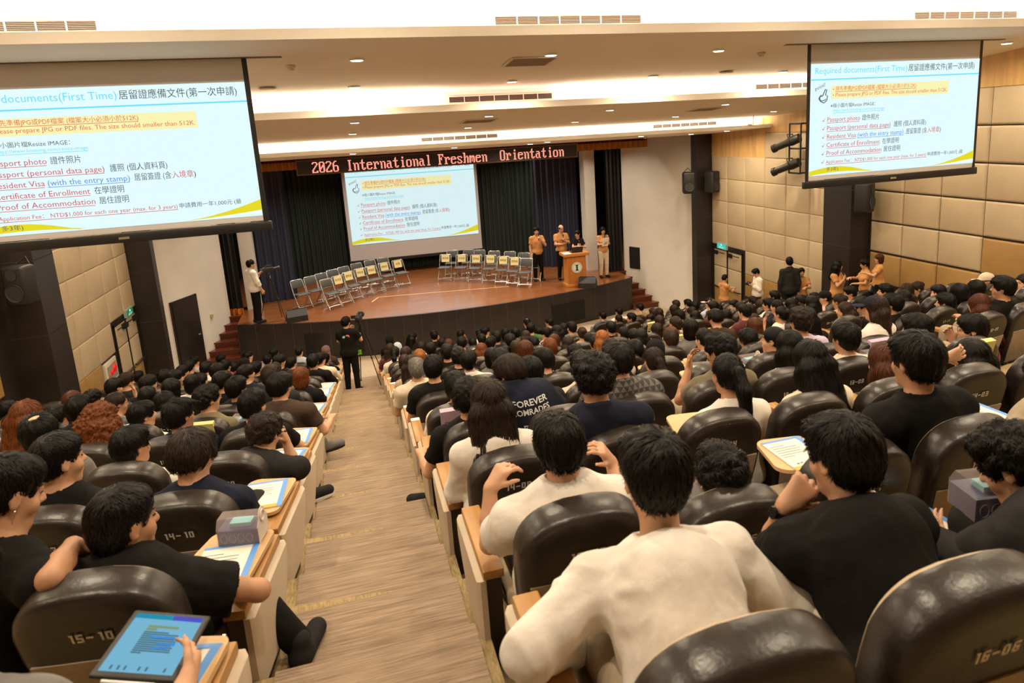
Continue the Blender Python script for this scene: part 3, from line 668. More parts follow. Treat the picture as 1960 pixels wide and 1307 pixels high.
def seat_meshes():
    m = {}
    b = MB(); rings = [ring(.006, .062), ring(.0, .045), ring(0, -.030), ring(.008, -.048), ring(.026, -.058), ring(.060, -.061), ring(.10, -.062)]
    n = len(rings[0]); vs = [BM @ Vector(p) for r in rings for p in r]; fs = []
    for k in range(len(rings)-1):
        for i in range(n): fs.append((k*n+i, k*n+(i+1) % n, (k+1)*n+(i+1) % n, (k+1)*n+i))
    fs += [tuple(range(n)), tuple(range((len(rings)-1)*n, len(rings)*n))[::-1]]
    b.add(vs, fs); m['shell'] = b.mesh('back_shell', M_sh, 1.0)
    b = MB(); o = [p for p in ring(.03, -.0615) if p[2] < .36]; lo = [p for p in o if p[0] > 0]; z1 = .392
    def xw(z): return (.195+(.225-.195)*z/.36)-.030
    pts = [(xw(z), z) for z in (.03, .12, .22, z1)]; poly = pts+[(-x, z) for x, z in pts[::-1]]
    vs = [BM @ Vector((x, -.0665, z)) for x, z in poly]+[BM @ Vector((x*.985, -.052, z)) for x, z in poly]; k = len(poly)
    b.add(vs, [tuple(range(k))]+[(i, (i+1) % k, k+(i+1) % k, k+i) for i in range(k)]); m['panel'] = b.mesh('back_panel', M_tan, .6)
    b = MB(); rings = [ring(.018, .05), ring(.008, .061), ring(.012, .068), ring(.040, .088), ring(.07, .104), ring(.12, .108)]
    vs = [BM @ Vector(p) for r in rings for p in r]; fs = []
    for k in range(len(rings)-1):
        for i in range(n): fs.append((k*n+i, (k+1)*n+i, (k+1)*n+(i+1) % n, k*n+(i+1) % n))
    fs += [tuple(range((len(rings)-1)*n, len(rings)*n))]; b.add(vs, fs); m['front'] = b.mesh('back_cushion', M_cush, 1.2)
    b = MB(); b.rbox((-.215, .17, .235), (.215, .62, .325), .03, seg=3); m['seat'] = b.mesh('seat_cushion', M_cush, 1.2)
    b = MB(); b.rbox((-.205, .16, .205), (.205, .60, .240), .01); b.tube([(-.21, .15, .2), (.21, .15, .2)], .04, 10); m['base'] = b.mesh('seat_base', M_sh, .8)
    for nm, dx in (('arm', 0), ('end', 0)):
        b = MB(); b.prism([(.315, .0), (.62, .0), (.62, .10), (.77, .385), (.315, .385)], -.030, .030, 'x'); m[nm+'_post'] = b.mesh('armrest', M_post)
        b = MB(); b.rbox((-.040, .30, .385), (.040, .79, .422), .006); m[nm+'_top'] = b.mesh('armrest_top', M_arm, .6)
    b = MB()
    poly = [(.30, .085), (.58, .085), (.80, .30), (.80, .385), (.30, .385)]
    for h0, ins in ((.0, 0),):
        c = (.56, .26); r1 = [(c[0]+(u-c[0])*.93, c[1]+(v-c[1])*.93) for u, v in poly]
        vs = [(0, u, v) for u, v in poly]+[(-.022, u, v) for u, v in poly]+[(-.034, u, v) for u, v in r1]; k = 5
        b.add(vs, [(i, (i+1) % k, k+(i+1) % k, k+i) for i in range(k)]+[(k+i, k+(i+1) % k, 2*k+(i+1) % k, 2*k+i) for i in range(k)]+[tuple(range(2*k, 3*k))])
    m['pad'] = b.mesh('end_panel', M_pad, .7)
    pts = []
    for cx, cy, r, a0 in ((.285, .745, .03, 0), (.12, .74, .06, PI/2), (.09, .55, .07, PI), (.25, .46, .05, 3*PI/2-.2)):
        pts += [(cx-(.0 if cx > .2 and r == .03 else 0)+r*math.cos(a0+t), cy+r*math.sin(a0+t)) for t in np.linspace(0, PI/2, 6)]
    b = MB(); b.prism(pts, .436, .454); b2 = MB(); b2.tube([(.29, .66, .40), (.285, .66, .44)], .012, 8); b2.tube([(.285, .52, .432), (.285, .80, .432)], .008, 6)
    m['tablet'] = b.mesh('writing_tablet', M_tab, .5); m['hinge'] = b2.mesh('tablet_hinge', mat('steel', (.7, .68, .65), .25, 1), .8)
    return m
SEATM = seat_meshes()
def plate_mesh(tx, w=.135, h=.034):
    """square-cut numerals"""
    SEG = {'0': 'abcdef', '2': 'abged', '3': 'abgcd', '4': 'fgbc', '5': 'afgcd', '6': 'afgedc', '7': 'abc', '8': 'abcdefg', '9': 'abcdfg', '1': 'bch', '-': 'g'}
    n = len(tx); cw = w/n; dw = cw*.74; t = h*.20; b = MB()
    for i, ch in enumerate(tx):
        x = -w/2+i*cw
        R = dict(a=(0, h-t, dw, h), d=(0, 0, dw, t), g=(0, h/2-t/2, dw, h/2+t/2), f=(0, h/2, t, h), e=(0, 0, t, h/2), b=(dw-t, h/2, dw, h), c=(dw-t, 0, dw, h/2), h=(dw-t*1.55, h-t*.9, dw-t, h))
        for q in SEG[ch]: x0, y0, x1, y1 = R[q]; b.add([(x+x0, y0, 0), (x+x1, y0, 0), (x+x1, y1, 0), (x+x0, y1, 0)], [(0, 1, 2, 3)])
    return b.mesh('seat_number', M_num)
def seat_col(c):          # seat numbers -> x before the aisle gap (even numbers to the left, odd to the right)
    return (8-c)/2*SW if c % 2 == 0 else (3+(c+1)/2)*SW
def seat_pos(r, c):
    xx = seat_col(c)
    if c >= 10 and c % 2 == 0: x = xx-GAPX; y = ry(r)+DY0-SKEW*xx; a = -math.atan(SKEW)
    elif c >= 9 and c % 2 == 1:
        x = xx+GAPX; y = ry(r)+DY0+SKEW*(xx-seat_col(7)); a = math.atan(SKEW)
    else: x = xx; y = ry(r); a = 0
    return Vector((x, y, rz_(r))), a
SEATS = {}
def build_seats(tablets):
    cand = []
    for r in range(1, 17):
        for c in list(range(1, 9))+[10, 12, 14, 16, 18, 20, 22]+[9, 11, 13, 15, 17, 19, 21]:
            p, a = seat_pos(r, c)
            if not (XL(p.y)+.45 < p.x < XR(p.y)-.45): continue
            q = p+Vector((0, 0, .8))-CAM; d = q.dot(FW)
            if d < .3: continue
            px, py = PX+FPX*q.dot(RT)/d, PY-FPX*q.dot(UP)/d
            if (-110 < px < W+110 and py < H+160) or (r, c) == (16, 10): cand.append((d, r, c, p, a))
    cand.sort(); cand = cand[:300]; have = {(r, c) for _, r, c, _, _ in cand}
    for d, r, c, p, a in cand:
        blk = 'left' if c >= 10 and c % 2 == 0 else ('right' if c >= 9 else 'middle')
        st = 'auditorium_seat'
        e = empty(st, p, a, label=f'dark brown cream-cushioned auditorium seat numbered {r:02d}-{c:02d} in the {blk} block', cat='seat', group='tiered auditorium seats'); SEATS[r, c] = e
        sh = link('back_shell', SEATM['shell'], e); link('back_panel', SEATM['panel'], e); link('back_cushion', SEATM['front'], e)
        if d < 9: link('seat_cushion', SEATM['seat'], e); link('seat_base', SEATM['base'], e)
        if (r, c) == (15, 6):          # this back hangs lower than its neighbours
            for q in e.children: q.location.z -= .085; q.location.x += .02
        def arm(x, end=0):
            p_ = link('armrest', SEATM['arm_post'], e, (x, 0, 0)); link('armrest_top', SEATM['arm_top'], p_)
            if end:
                q = link('end_panel', SEATM['pad'], p_, (end*-.030, 0, 0))
                if end < 0: q.scale = (-1, 1, 1)
        arm(.262, -1 if c in (10, 7) else 0)
        if c in (8, 9): arm(-.262, 1)
        if r >= 6:
            me = plate_mesh(f'{r:02d}-{c:02d}')
            t = link('seat_number', me, sh); t.matrix_local = BM @ Matrix.Translation((0, -.0672, .475)) @ Matrix.Rotation(PI/2, 4, 'X')
        if (r, c) in tablets:
            t = link('writing_tablet', SEATM['tablet'], e, (-.02, 0, 0)); link('tablet_hinge', SEATM['hinge'], t)
TABLETS = {(r, 10) for r in range(2, 17)}|{(12, 4), (13, 4), (14, 6), (11, 3), (14, 4)}
# things lying on writing tablets: pixel in the photograph, row of the tablet, kind
ITEMS = [(1095, 908, 14, 'booklet'), (1502, 846, 14, 'booklet'), (1868, 775, 14, 'booklet'), (345, 935, 13, 'booklet'), (1086, 778, 12, 'booklet'), (1845, 632, 11, 'booklet'), (1245, 715, 11, 'booklet'), (1570, 565, 6, 'booklet'), (1610, 620, 9, 'booklet'), (1755, 622, 10, 'booklet'), (415, 835, 11, 'booklet'),
         (205, 872, 12, 'box'), (85, 945, 13, 'box'), (1850, 905, 15, 'box'), (1315, 735, 12, 'box'), (1575, 965, 15, 'box'), (1585, 690, 12, 'box'), (1650, 718, 13, 'box'), (1428, 697, 12, 'box'), (440, 845, 12, 'box')]
ITEM_AT = []
def seat_items():
    used = set()
    for px, py, r, k in ITEMS:
        q = at(px, py, 'z', rz_(r)+.454); best = None
        for c in list(range(1, 23)):
            for rr in (r-1, r, r+1):
                p, a = seat_pos(rr, c); t = p+Matrix.Rotation(a, 4, 'Z') @ Vector((.165, .61, .454)); dd = (t-CAM).normalized().angle((q-CAM).normalized())
                if (rr, c) not in used and (best is None or dd < best[0]): best = (dd, rr, c)
        used.add(best[1:]); TABLETS.add(best[1:]); ITEM_AT.append((best[1], best[2], k, px, py))
seat_items()
build_seats(TABLETS)
# ---------------------------------------------------------------- figures: smooth implicit surfaces meshed by surface nets
V3 = lambda *a: np.array(a, float)
def nets(F, o, vs):
    """surface nets of a distance grid; returns vertices and quads"""
    ins = F < 0; s = ins[:-1, :-1, :-1]; tot = np.zeros(s.shape, np.int8)
    for i in (0, 1):
        for j in (0, 1):
            for k in (0, 1): tot += ins[i:F.shape[0]-1+i, j:F.shape[1]-1+j, k:F.shape[2]-1+k]
    act = np.argwhere((tot > 0) & (tot < 8)); idx = -np.ones(s.shape, np.int64); idx[tuple(act.T)] = np.arange(len(act))
    P = np.zeros((len(act), 3)); n = np.zeros(len(act))
    cs = [(i, j, k) for i in (0, 1) for j in (0, 1) for k in (0, 1)]
    for a in cs:
        for ax in range(3):
            if a[ax]: continue
            b = list(a); b[ax] = 1
            fa = F[act[:, 0]+a[0], act[:, 1]+a[1], act[:, 2]+a[2]]; fb = F[act[:, 0]+b[0], act[:, 1]+b[1], act[:, 2]+b[2]]
            m = (fa < 0) != (fb < 0); t = np.where(m, fa/np.where(m, fa-fb, 1), 0)
            q = np.tile(np.array(a, float), (len(act), 1)); q[:, ax] = t
            P += q*m[:, None]; n += m
    P = (P/n[:, None]+act)*vs+o
    Q = []
    for ax in range(3):
        sl0 = [slice(None)]*3; sl1 = [slice(None)]*3; sl0[ax] = slice(0, -1); sl1[ax] = slice(1, None)
        a = ins[tuple(sl0)]; b = ins[tuple(sl1)]; e = np.argwhere(a != b); u, v = [(1, 2), (2, 0), (0, 1)][ax]
        e = e[(e[:, u] > 0) & (e[:, v] > 0) & (e[:, u] < F.shape[u]-1) & (e[:, v] < F.shape[v]-1)]
        fl = a[tuple(e.T)]
        def c(du, dv):
            q = e.copy(); q[:, u] -= du; q[:, v] -= dv; return idx[tuple(q.T)]
        q = np.stack([c(1, 1), c(0, 1), c(0, 0), c(1, 0)], 1); q[~fl] = q[~fl][:, ::-1]; Q.append(q)
    return P, np.concatenate(Q)
class SDF:
    def __init__(s, lo, hi, vs):
        s.vs = vs; s.o = np.array(lo, float)-2*vs; n = np.ceil((np.array(hi)-s.o)/vs).astype(int)+3
        s.F = np.full(n, 1.0, np.float32); s.ax = [s.o[i]+np.arange(n[i])*vs for i in range(3)]
    def _sl(s, lo, hi):
        r = []
        for i in range(3):
            a = max(0, int((lo[i]-s.o[i])/s.vs)); b = min(s.F.shape[i], int((hi[i]-s.o[i])/s.vs)+2)
            if b <= a: return None
            r.append(slice(a, b))
        return tuple(r)
    def _pts(s, sl): return np.stack(np.meshgrid(*[s.ax[i][sl[i]] for i in range(3)], indexing='ij'), -1)
    def op(s, d, sl, k, mode):
        f = s.F[sl]
        if mode == 'add': h = np.maximum(k-np.abs(f-d), 0)/k; s.F[sl] = np.minimum(f, d)-h*h*k/4
        else: h = np.maximum(k-np.abs(f+d), 0)/k; s.F[sl] = np.maximum(f, -d)+h*h*k/4
    def cone(s, a, b, ra, rb, k=.02, mode='add', clip=None):
        a, b = np.array(a, float), np.array(b, float); R = max(ra, rb)+k+2*s.vs
        sl = s._sl(np.minimum(a, b)-R, np.maximum(a, b)+R)
        if sl is None: return
        p = s._pts(sl)-a; ab = b-a; L2 = ab@ab+1e-9; t = np.clip((p@ab)/L2, 0, 1)
        d = np.linalg.norm(p-t[..., None]*ab, axis=-1)-(ra+(rb-ra)*t)
        if clip is not None: d = np.maximum(d, (p+a-np.array(clip[0]))@np.array(clip[1]))
        s.op(d, sl, k, mode)
    def ell(s, c, r, k=.02, mode='add', R=None, clip=None):
        c = np.array(c, float); r = np.array(r, float); m = (r.max() if R is not None else r)+k+2*s.vs
        sl = s._sl(c-m, c+m)
        if sl is None: return
        p = s._pts(sl)-c
        if R is not None: p = p@R
        k0 = np.linalg.norm(p/r, axis=-1); k1 = np.linalg.norm(p/(r*r), axis=-1); d = k0*(k0-1)/np.maximum(k1, 1e-6)
        if clip is not None:
            q = p if R is None else p@R.T
            d = np.maximum(d, (q+c-np.array(clip[0]))@np.array(clip[1]))
        s.op(d, sl, k, mode)
    def cut(s, pt, n):
        """keep only the side the normal points away from"""
        sl = tuple(slice(0, q) for q in s.F.shape); s.F = np.maximum(s.F, (s._pts(sl)-np.array(pt))@np.array(n)).astype(np.float32)
    def mesh(s): return nets(s.F, s.o, s.vs)
def np_mesh(name, P, Q, mats, mi=None, smooth=True):
    me = bpy.data.meshes.new(name); nv, nf = len(P), len(Q)
    me.vertices.add(nv); me.vertices.foreach_set('co', np.asarray(P, np.float32).ravel())
    k = Q.shape[1]
    me.loops.add(nf*k); me.loops.foreach_set('vertex_index', Q.astype(np.int32).ravel())
    me.polygons.add(nf); me.polygons.foreach_set('loop_start', np.arange(0, nf*k, k, dtype=np.int32))
    for m in mats: me.materials.append(m)
    if mi is not None: me.polygons.foreach_set('material_index', np.asarray(mi, np.int32))
    if smooth: me.polygons.foreach_set('use_smooth', np.ones(nf, bool))
    me.update(calc_edges=True); me.validate(); return me
def relax(P, Q, n=2, lam=.5):
    for _ in range(n):
        A = np.zeros_like(P); c = np.zeros(len(P))
        for i in range(4):
            a, b = Q[:, i], Q[:, (i+1) % 4]
            np.add.at(A, a, P[b]); np.add.at(c, a, 1); np.add.at(A, b, P[a]); np.add.at(c, b, 1)
        P = P+lam*(A/np.maximum(c, 1)[:, None]-P)
    return P
def vnormals(P, Q):
    n = np.cross(P[Q[:, 2]]-P[Q[:, 0]], P[Q[:, 3]]-P[Q[:, 1]]); N = np.zeros_like(P)
    for i in range(4): np.add.at(N, Q[:, i], n)
    return N/np.maximum(np.linalg.norm(N, axis=1), 1e-9)[:, None]
def hash3(P, f):
    """cheap smooth value noise in -1..1"""
    q = P*f; i = np.floor(q).astype(np.int64); t = q-i; t = t*t*(3-2*t); out = 0
    for dx in (0, 1):
        for dy in (0, 1):
            for dz in (0, 1):
                h = (i[:, 0]+dx)*374761393+(i[:, 1]+dy)*668265263+(i[:, 2]+dz)*2147483647 % 4294967296
                h = (h ^ (h >> 13))*1274126177 & 0xffffffff; h = ((h ^ (h >> 16)) & 0xffff)/65535*2-1
                out = out+h*(t[:, 0] if dx else 1-t[:, 0])*(t[:, 1] if dy else 1-t[:, 1])*(t[:, 2] if dz else 1-t[:, 2])
    return out
def rot(yaw=0, pitch=0, roll=0):
    """yaw turns to the right (clockwise from above), pitch nods down, roll tilts to the right"""
    a, b, c = np.radians([-yaw, -pitch, roll])
    Rz = np.array([[math.cos(a), -math.sin(a), 0], [math.sin(a), math.cos(a), 0], [0, 0, 1]])
    Rx = np.array([[1, 0, 0], [0, math.cos(b), -math.sin(b)], [0, math.sin(b), math.cos(b)]])
    Ry = np.array([[math.cos(c), 0, math.sin(c)], [0, 1, 0], [-math.sin(c), 0, math.cos(c)]])
    return Rz@Rx@Ry
def unit(v): return v/max(np.linalg.norm(v), 1e-9)
# ---- materials of figures
def skin(i): return mat(f'skin_tone_{i}', [(.55, .30, .18), (.46, .235, .13), (.62, .36, .23), (.36, .175, .09)][i], .5, bump=(180, .0006))
M_lip = mat('lips', (.42, .13, .10), .45); M_eye = mat('eyes_dark', (.015, .01, .008), .25); M_brow = mat('eyebrow_hair', (.018, .012, .009), .7)
def hairmat(k):
    c = dict(k=(.0045, .0034, .003), b=(.030, .016, .010), r=(.075, .022, .009), o=(.27, .095, .022), a=(.13, .036, .008), g=(.17, .155, .14), d=(.018, .010, .007))[k]
    return mat('hair_'+k, c, .46, spec=.2, noise=((160, 160, 26), .55, 2), bump=((190, 190, 30), .0015))
CLOTH = dict(black=(.0055, .005, .005), white=(.72, .67, .62), cream=(.66, .56, .43), navy=(.010, .012, .026), slate=(.05, .065, .10), grey=(.16, .15, .145), charcoal=(.02, .019, .02), brown=(.055, .035, .025), tan=(.30, .19, .11), orange=(.50, .235, .075), red=(.16, .012, .016), maroon=(.085, .012, .014), crimson=(.24, .012, .035),
             pink=(.68, .42, .38), yellow=(.62, .50, .20), olive=(.14, .115, .06), green=(.03, .12, .03), blue=(.12, .20, .36), ltblue=(.42, .48, .58), purple=(.28, .24, .40), mauve=(.16, .085, .08), beige=(.42, .32, .24), denim=(.06, .09, .14), lilac=(.5, .4, .55), khaki=(.36, .29, .20), mustard=(.42, .26, .05))
def cloth(c):
    if c in MT: return MT[c]
    if c == 'striped': return stripes('striped', (.7, .66, .6), (.03, .03, .035), 70)
    if c == 'redstripe': return stripes('redstripe', (.42, .03, .05), (.10, .02, .03), 60)
    if c == 'check': return stripes('check', (.6, .58, .55), (.02, .02, .02), 45)
    if c == 'triangles': return triangles()
    dk = max(CLOTH[c]) < .06; return mat('cloth_'+c, CLOTH[c], .85, sheen=0 if dk else .15, spec=.18 if dk else .4, noise=(9, .10), bump=((14, 14, 9), .012))
def stripes(n, a, b, f):
    m = mat(n, a, .85); nt = m.node_tree; w = nt.nodes.new('ShaderNodeTexWave'); w.bands_direction = 'Z'; w.inputs['Scale'].default_value = f/6.28*3; w.inputs['Distortion'].default_value = .5
    tc = nt.nodes.new('ShaderNodeTexCoord'); nt.links.new(tc.outputs['Object'], w.inputs[0]); r = nt.nodes.new('ShaderNodeValToRGB'); r.color_ramp.interpolation = 'CONSTANT'
    r.color_ramp.elements[0].color = a+(1,); r.color_ramp.elements[1].position = .62; r.color_ramp.elements[1].color = b+(1,)
    nt.links.new(w.outputs[0], r.inputs[0]); nt.links.new(r.outputs[0], nt.nodes['Principled BSDF'].inputs['Base Color']); return m
def triangles():
    m = mat('triangles', (.05, .045, .04), .8); nt = m.node_tree; tc = nt.nodes.new('ShaderNodeTexCoord'); sx = nt.nodes.new('ShaderNodeSeparateXYZ'); nt.links.new(tc.outputs['Object'], sx.inputs[0])
    def mth(op, a, b=None):
        q = nt.nodes.new('ShaderNodeMath'); q.operation = op
        for i, v in enumerate((a, b)):
            if v is None: continue
            if isinstance(v, (int, float)): q.inputs[i].default_value = v
            else: nt.links.new(v, q.inputs[i])
        return q.outputs[0]
    z = mth('FRACT', mth('MULTIPLY', sx.outputs[2], 28)); row = mth('FLOOR', mth('MULTIPLY', sx.outputs[2], 28))
    x = mth('FRACT', mth('ADD', mth('MULTIPLY', sx.outputs[0], 26), mth('MULTIPLY', row, .5)))
    d = mth('MULTIPLY', mth('ABSOLUTE', mth('SUBTRACT', x, .5)), 2); s = mth('LESS_THAN', mth('ADD', d, z), .95)
    mx = nt.nodes.new('ShaderNodeMix'); mx.data_type = 'RGBA'; mx.inputs[6].default_value = (.03, .027, .026, 1); mx.inputs[7].default_value = (.115, .10, .09, 1)
    nt.links.new(s, mx.inputs[0]); nt.links.new(mx.outputs[2], nt.nodes['Principled BSDF'].inputs['Base Color']); return m
# ---- body
def hand_prims(S_, W, d, n, side, curl=.5, spread=.12, sc=1.0, thumb=.6, curls=None):
    """W wrist, d along the hand, n the way the palm faces, side +1/-1: thumb side = side * cross(d, n)"""
    d = unit(d); n = unit(n-d*(n@d)); t = np.cross(d, n)*side; k = .006
    kn = [W+d*.082*sc+t*o*sc-n*.004 for o in (.030, .010, -.011, -.030)]
    S_.cone(W, W+d*.03*sc, .024*sc, .022*sc, .012)
    for q, r in zip(kn, (.0145, .015, .0145, .013)): S_.cone(W+d*.012*sc+(q-W-d*.082*sc)*.5, q, .015*sc, r*sc, .012)
    S_.cone(W+d*.05*sc+t*.012*sc, W+d*.05*sc-t*.014*sc, .0155*sc, .0145*sc, .012)
    for i, (q, L) in enumerate(zip(kn, (.040, .045, .041, .032))):
        c = curls[i] if curls else curl*(1+.12*(i-1)); p = q; a = c*.9
        dd = unit(d+t*spread*(1.2, .35, -.4, -1.2)[i])
        for seg, (l, r0, r1) in enumerate(((1, .0095, .0085), (.62, .0085, .0078), (.5, .0078, .006))):
            u = dd*math.cos(a)+n*math.sin(a); e = p+u*L*l*sc; S_.cone(p, e, r0*sc, r1*sc, k); p = e; a += c*(1.05 if seg == 0 else .7)
    p = W+d*.022*sc+t*.022*sc; u = unit(t*.75+d*.75+n*.35*thumb)
    e = p+u*.040*sc; S_.cone(W+d*.012*sc+t*.008*sc, p, .02*sc, .0155*sc, .012); S_.cone(p, e, .0145*sc, .0105*sc, k); u2 = unit(u+d*.5+n*.5*thumb); e2 = e+u2*.030*sc; S_.cone(e, e2, .0105*sc, .0095*sc, k); e3 = e2+unit(u2+n*.3*thumb)*.022*sc; S_.cone(e2, e3, .0095*sc, .007*sc, k)
def head_prims(S_, H, R, female=False):
    T = lambda *p: H+R@V3(*p); j = .92 if female else 1
    S_.ell(T(0, -.014, .030), (.074, .091, .083), .02, R=R); S_.ell(T(0, .022, -.038), (.058*j, .066, .074), .03, R=R)
    S_.cone(T(-.02*j, .055, -.092), T(.02*j, .055, -.092), .019, .019, .03)
    S_.cone(T(0, .090, .010), T(0, .106, -.022), .006, .0115, .012); S_.cone(T(-.010, .094, -.026), T(.010, .094, -.026), .0085, .0085, .008)
    S_.cone(T(-.036, .074, .030), T(.036, .074, .030), .011, .011, .015)
    for s in (-1, 1):
        S_.ell(T(s*.031, .096, .010), (.016, .014, .009), .012, 'sub', R=R); S_.ell(T(s*.031, .074, .010), (.0135, .013, .011), .005, R=R)
        S_.ell(T(s*.038, .052, -.028), (.026, .026, .026), .02, R=R)
        S_.ell(T(s*.077, -.010, -.004), (.0085, .019, .031), .008, R=R); S_.ell(T(s*.084, -.006, 0), (.006, .009, .016), .006, 'sub', R=R)
    S_.ell(T(0, .087, -.054), (.022, .011, .006), .006, R=R); S_.ell(T(0, .085, -.065), (.019, .011, .007), .006, R=R)
    S_.cone(T(-.02, .105, -.0595), T(.02, .105, -.0595), .0016, .0016, .006, 'sub')
def face_mats(C, H, R):
    q = (C-H)@R; x, y, z = np.abs(q[:, 0]), q[:, 1], q[:, 2]; m = np.zeros(len(C), int); fr = y > .05
    m[fr & ((x/.021)**2+((z+.0595)/.0105)**2 < 1) & (y > .075)] = 1
    m[fr & (((x-.031)/.0125)**2+((z-.010)/.0062)**2 < 1)] = 2
    m[fr & (np.abs(z-.034-(x-.03)*.05) < .005) & (x > .013) & (x < .050)] = 3
    return m
def fig_joints(kind='sit', lean=0, slump=0, yaw=0, pitch=0, roll=0, side=0, arms=('lap', 'lap'), tall=1.0, female=False, twist=0, hs=1.0, legs='sit', neck=1.0):
    """joints of a figure. sit: origin on the floor under the seat back; stand: origin between the feet"""
    J = dict(female=female, hs=hs)
    if kind == 'sit':
        J['pel'] = V3(0, .205, .40); up = .30*tall
        J['chest'] = V3(side*.5, .135+lean*.6, .40+up*.86-slump*.5); J['nb'] = V3(side*.9, .095+lean, .40+up+.105-slump)
    else:
        J['pel'] = V3(0, 0, .90*tall); J['chest'] = V3(side*.5, .005+lean*.6, 1.20*tall); J['nb'] = V3(side*.9, -.015+lean, 1.415*tall)
    R = rot(yaw+twist, pitch, roll); J['R'] = R; B = rot(twist, 0, side*40); J['B'] = B
    J['H'] = J['nb']+V3(side*.3, .028+lean*.18+.10*math.sin(math.radians(pitch)), .150*neck-.03*(1-math.cos(math.radians(pitch))))
    sw = (.158 if female else .187) if kind == 'sit' else (.140 if female else .160)
    dr = V3(0, 0, -.066)
    J['sh'] = [J['nb']+B@(V3(s*sw, -.005, 0)+dr) for s in (-1, 1)]
    J['hip'] = [J['pel']+V3(s*.085, .02, -.01) for s in (-1, 1)]
    if kind == 'sit':
        J['kn'] = [V3(s*.115, .62, .40) for s in (-1, 1)]; J['an'] = [V3(s*.12, .66, .07) for s in (-1, 1)]
    else:
        J['kn'] = [V3(s*.095, .02, .48*tall) for s in (-1, 1)]; J['an'] = [V3(s*.105, -.02, .075) for s in (-1, 1)]
    J['el'], J['wr'], J['hd'], J['hn'] = [], [], [], []
    UA, FA = .275*(.93 if female else 1), .245*(.93 if female else 1)
    for i, s in enumerate((-1, 1)):
        a = arms[i]; S0 = J['sh'][i]
        if isinstance(a, dict):
            el = np.array(a['el'], float); wr = np.array(a['wr'], float); hd = np.array(a.get('hd', wr-el), float); hn = np.array(a.get('hn', (0, 0, -1)), float)
        else:
            tg = dict(lap=((.05, .08, -.23), (-.10, .20, -.02), (-.4, .8, -.1), (0, 0, -1)), arm=((.09, .06, -.235), (.02, .235, .01), (-.1, 1, 0), (0, 0, -1)), desk=((.06, .17, -.19), (-.12, .20, .05), (-.6, .8, 0), (0, 0, -1)),
                      face=((.05, .20, -.16), (-.10, .05, .20), (-.3, .3, .9), (-.6, -.5, 0)), hang=((.05, -.01, -.265), (.0, .05, -.24), (0, .1, -1), (-1, 0, 0)), phone=((.05, .04, -.25), (-.10, .20, .12), (-.3, .7, .4), (-.2, -.3, .9)), mic=((.06, .05, -.25), (-.13, .16, .17), (-.5, .3, .8), (-.6, -.5, 0)))[a]
            sg = V3(s, 1, 1); e = unit(np.array(tg[0]))*UA; el = S0+B@(e*sg); w = unit(np.array(tg[1]))*FA; wr = el+B@(w*sg); hd = B@(np.array(tg[2])*sg); hn = B@(np.array(tg[3])*sg)
        J['el'].append(el); J['wr'].append(wr); J['hd'].append(hd); J['hn'].append(hn)
    J['grip'] = [a.get('curl', .45) if isinstance(a, dict) else .45 for a in arms]
    J['kind'] = kind
    return J
def bounds(J, m=.13):
    A = np.array([J['pel'], J['chest'], J['nb'], J['H']+V3(0, 0, .06)]+J['sh']+J['el']+J['wr']+J['kn']+J['an']+J['hip']+[w+unit(d)*.16 for w, d in zip(J['wr'], J['hd'])])
    lo, hi = A.min(0)-m, A.max(0)+m; lo[2] = max(lo[2], -.03); hi[1] += .12; return lo, hi
def torso(S_, J, g=0.0, k=.04):
    B = J['B']; f = J['female']; w = .86 if f else 1
    S_.ell(J['pel']+V3(0, .0, .02), (.150+g*2, .112+g*2, .115+g*2), k); S_.ell((J['pel']*.35+J['chest']*.65), (.140*w+g, .102+g, .15+g), k, R=B)
    S_.ell((J['pel']+J['chest'])/2, (.128*w+g, .098+g, .16+g), k, R=B); S_.ell(J['chest']+B@V3(0, .0, .02), (.152*w+g, .108+g, .155+g), k, R=B)
    for s in J['sh']: S_.cone(J['nb']+V3(0, 0, -.028), s, .050+g*.8, .046+g, .055)
    if f:
        for s in (-1, 1): S_.ell(J['chest']+B@V3(s*.065, .085, .0), (.055+g, .05+g, .055+g), k)
def body_mesh(J, vs, hands=True):
    lo, hi = bounds(J); S_ = SDF(lo, hi, vs); torso(S_, J)
    S_.cone(J['nb']+V3(0, .0, -.04), J['H']+J['R']@V3(0, -.022, -.06), .056, .050, .03)
    head_prims(S_, J['H'], J['R'], J['female']); w = .88 if J['female'] else 1
    for i, s in enumerate((-1, 1)):
        S_.cone(J['sh'][i], J['el'][i], .046*w, .038*w, .03); S_.cone(J['el'][i], J['wr'][i]+(J['el'][i]-J['wr'][i])*.55, .038*w, .038*w, .015); S_.cone(J['wr'][i]+(J['el'][i]-J['wr'][i])*.55, J['wr'][i], .038*w, .025*w, .015)
        if hands: hand_prims(S_, J['wr'][i], J['hd'][i], J['hn'][i], s, J['grip'][i])
        S_.cone(J['hip'][i], J['kn'][i], .082, .056, .03); S_.cone(J['kn'][i], J['an'][i], .054, .036, .02)
        fd = V3(s*.03, .13, -.02); S_.cone(J['an'][i]+V3(0, -.03, -.025), J['an'][i]+fd+V3(0, 0, -.02), .036, .03, .02)
    P, Q = S_.mesh(); P = relax(P, Q, 1, .4)
    return P, Q, face_mats(P[Q].mean(1), J['H'], J['R'])
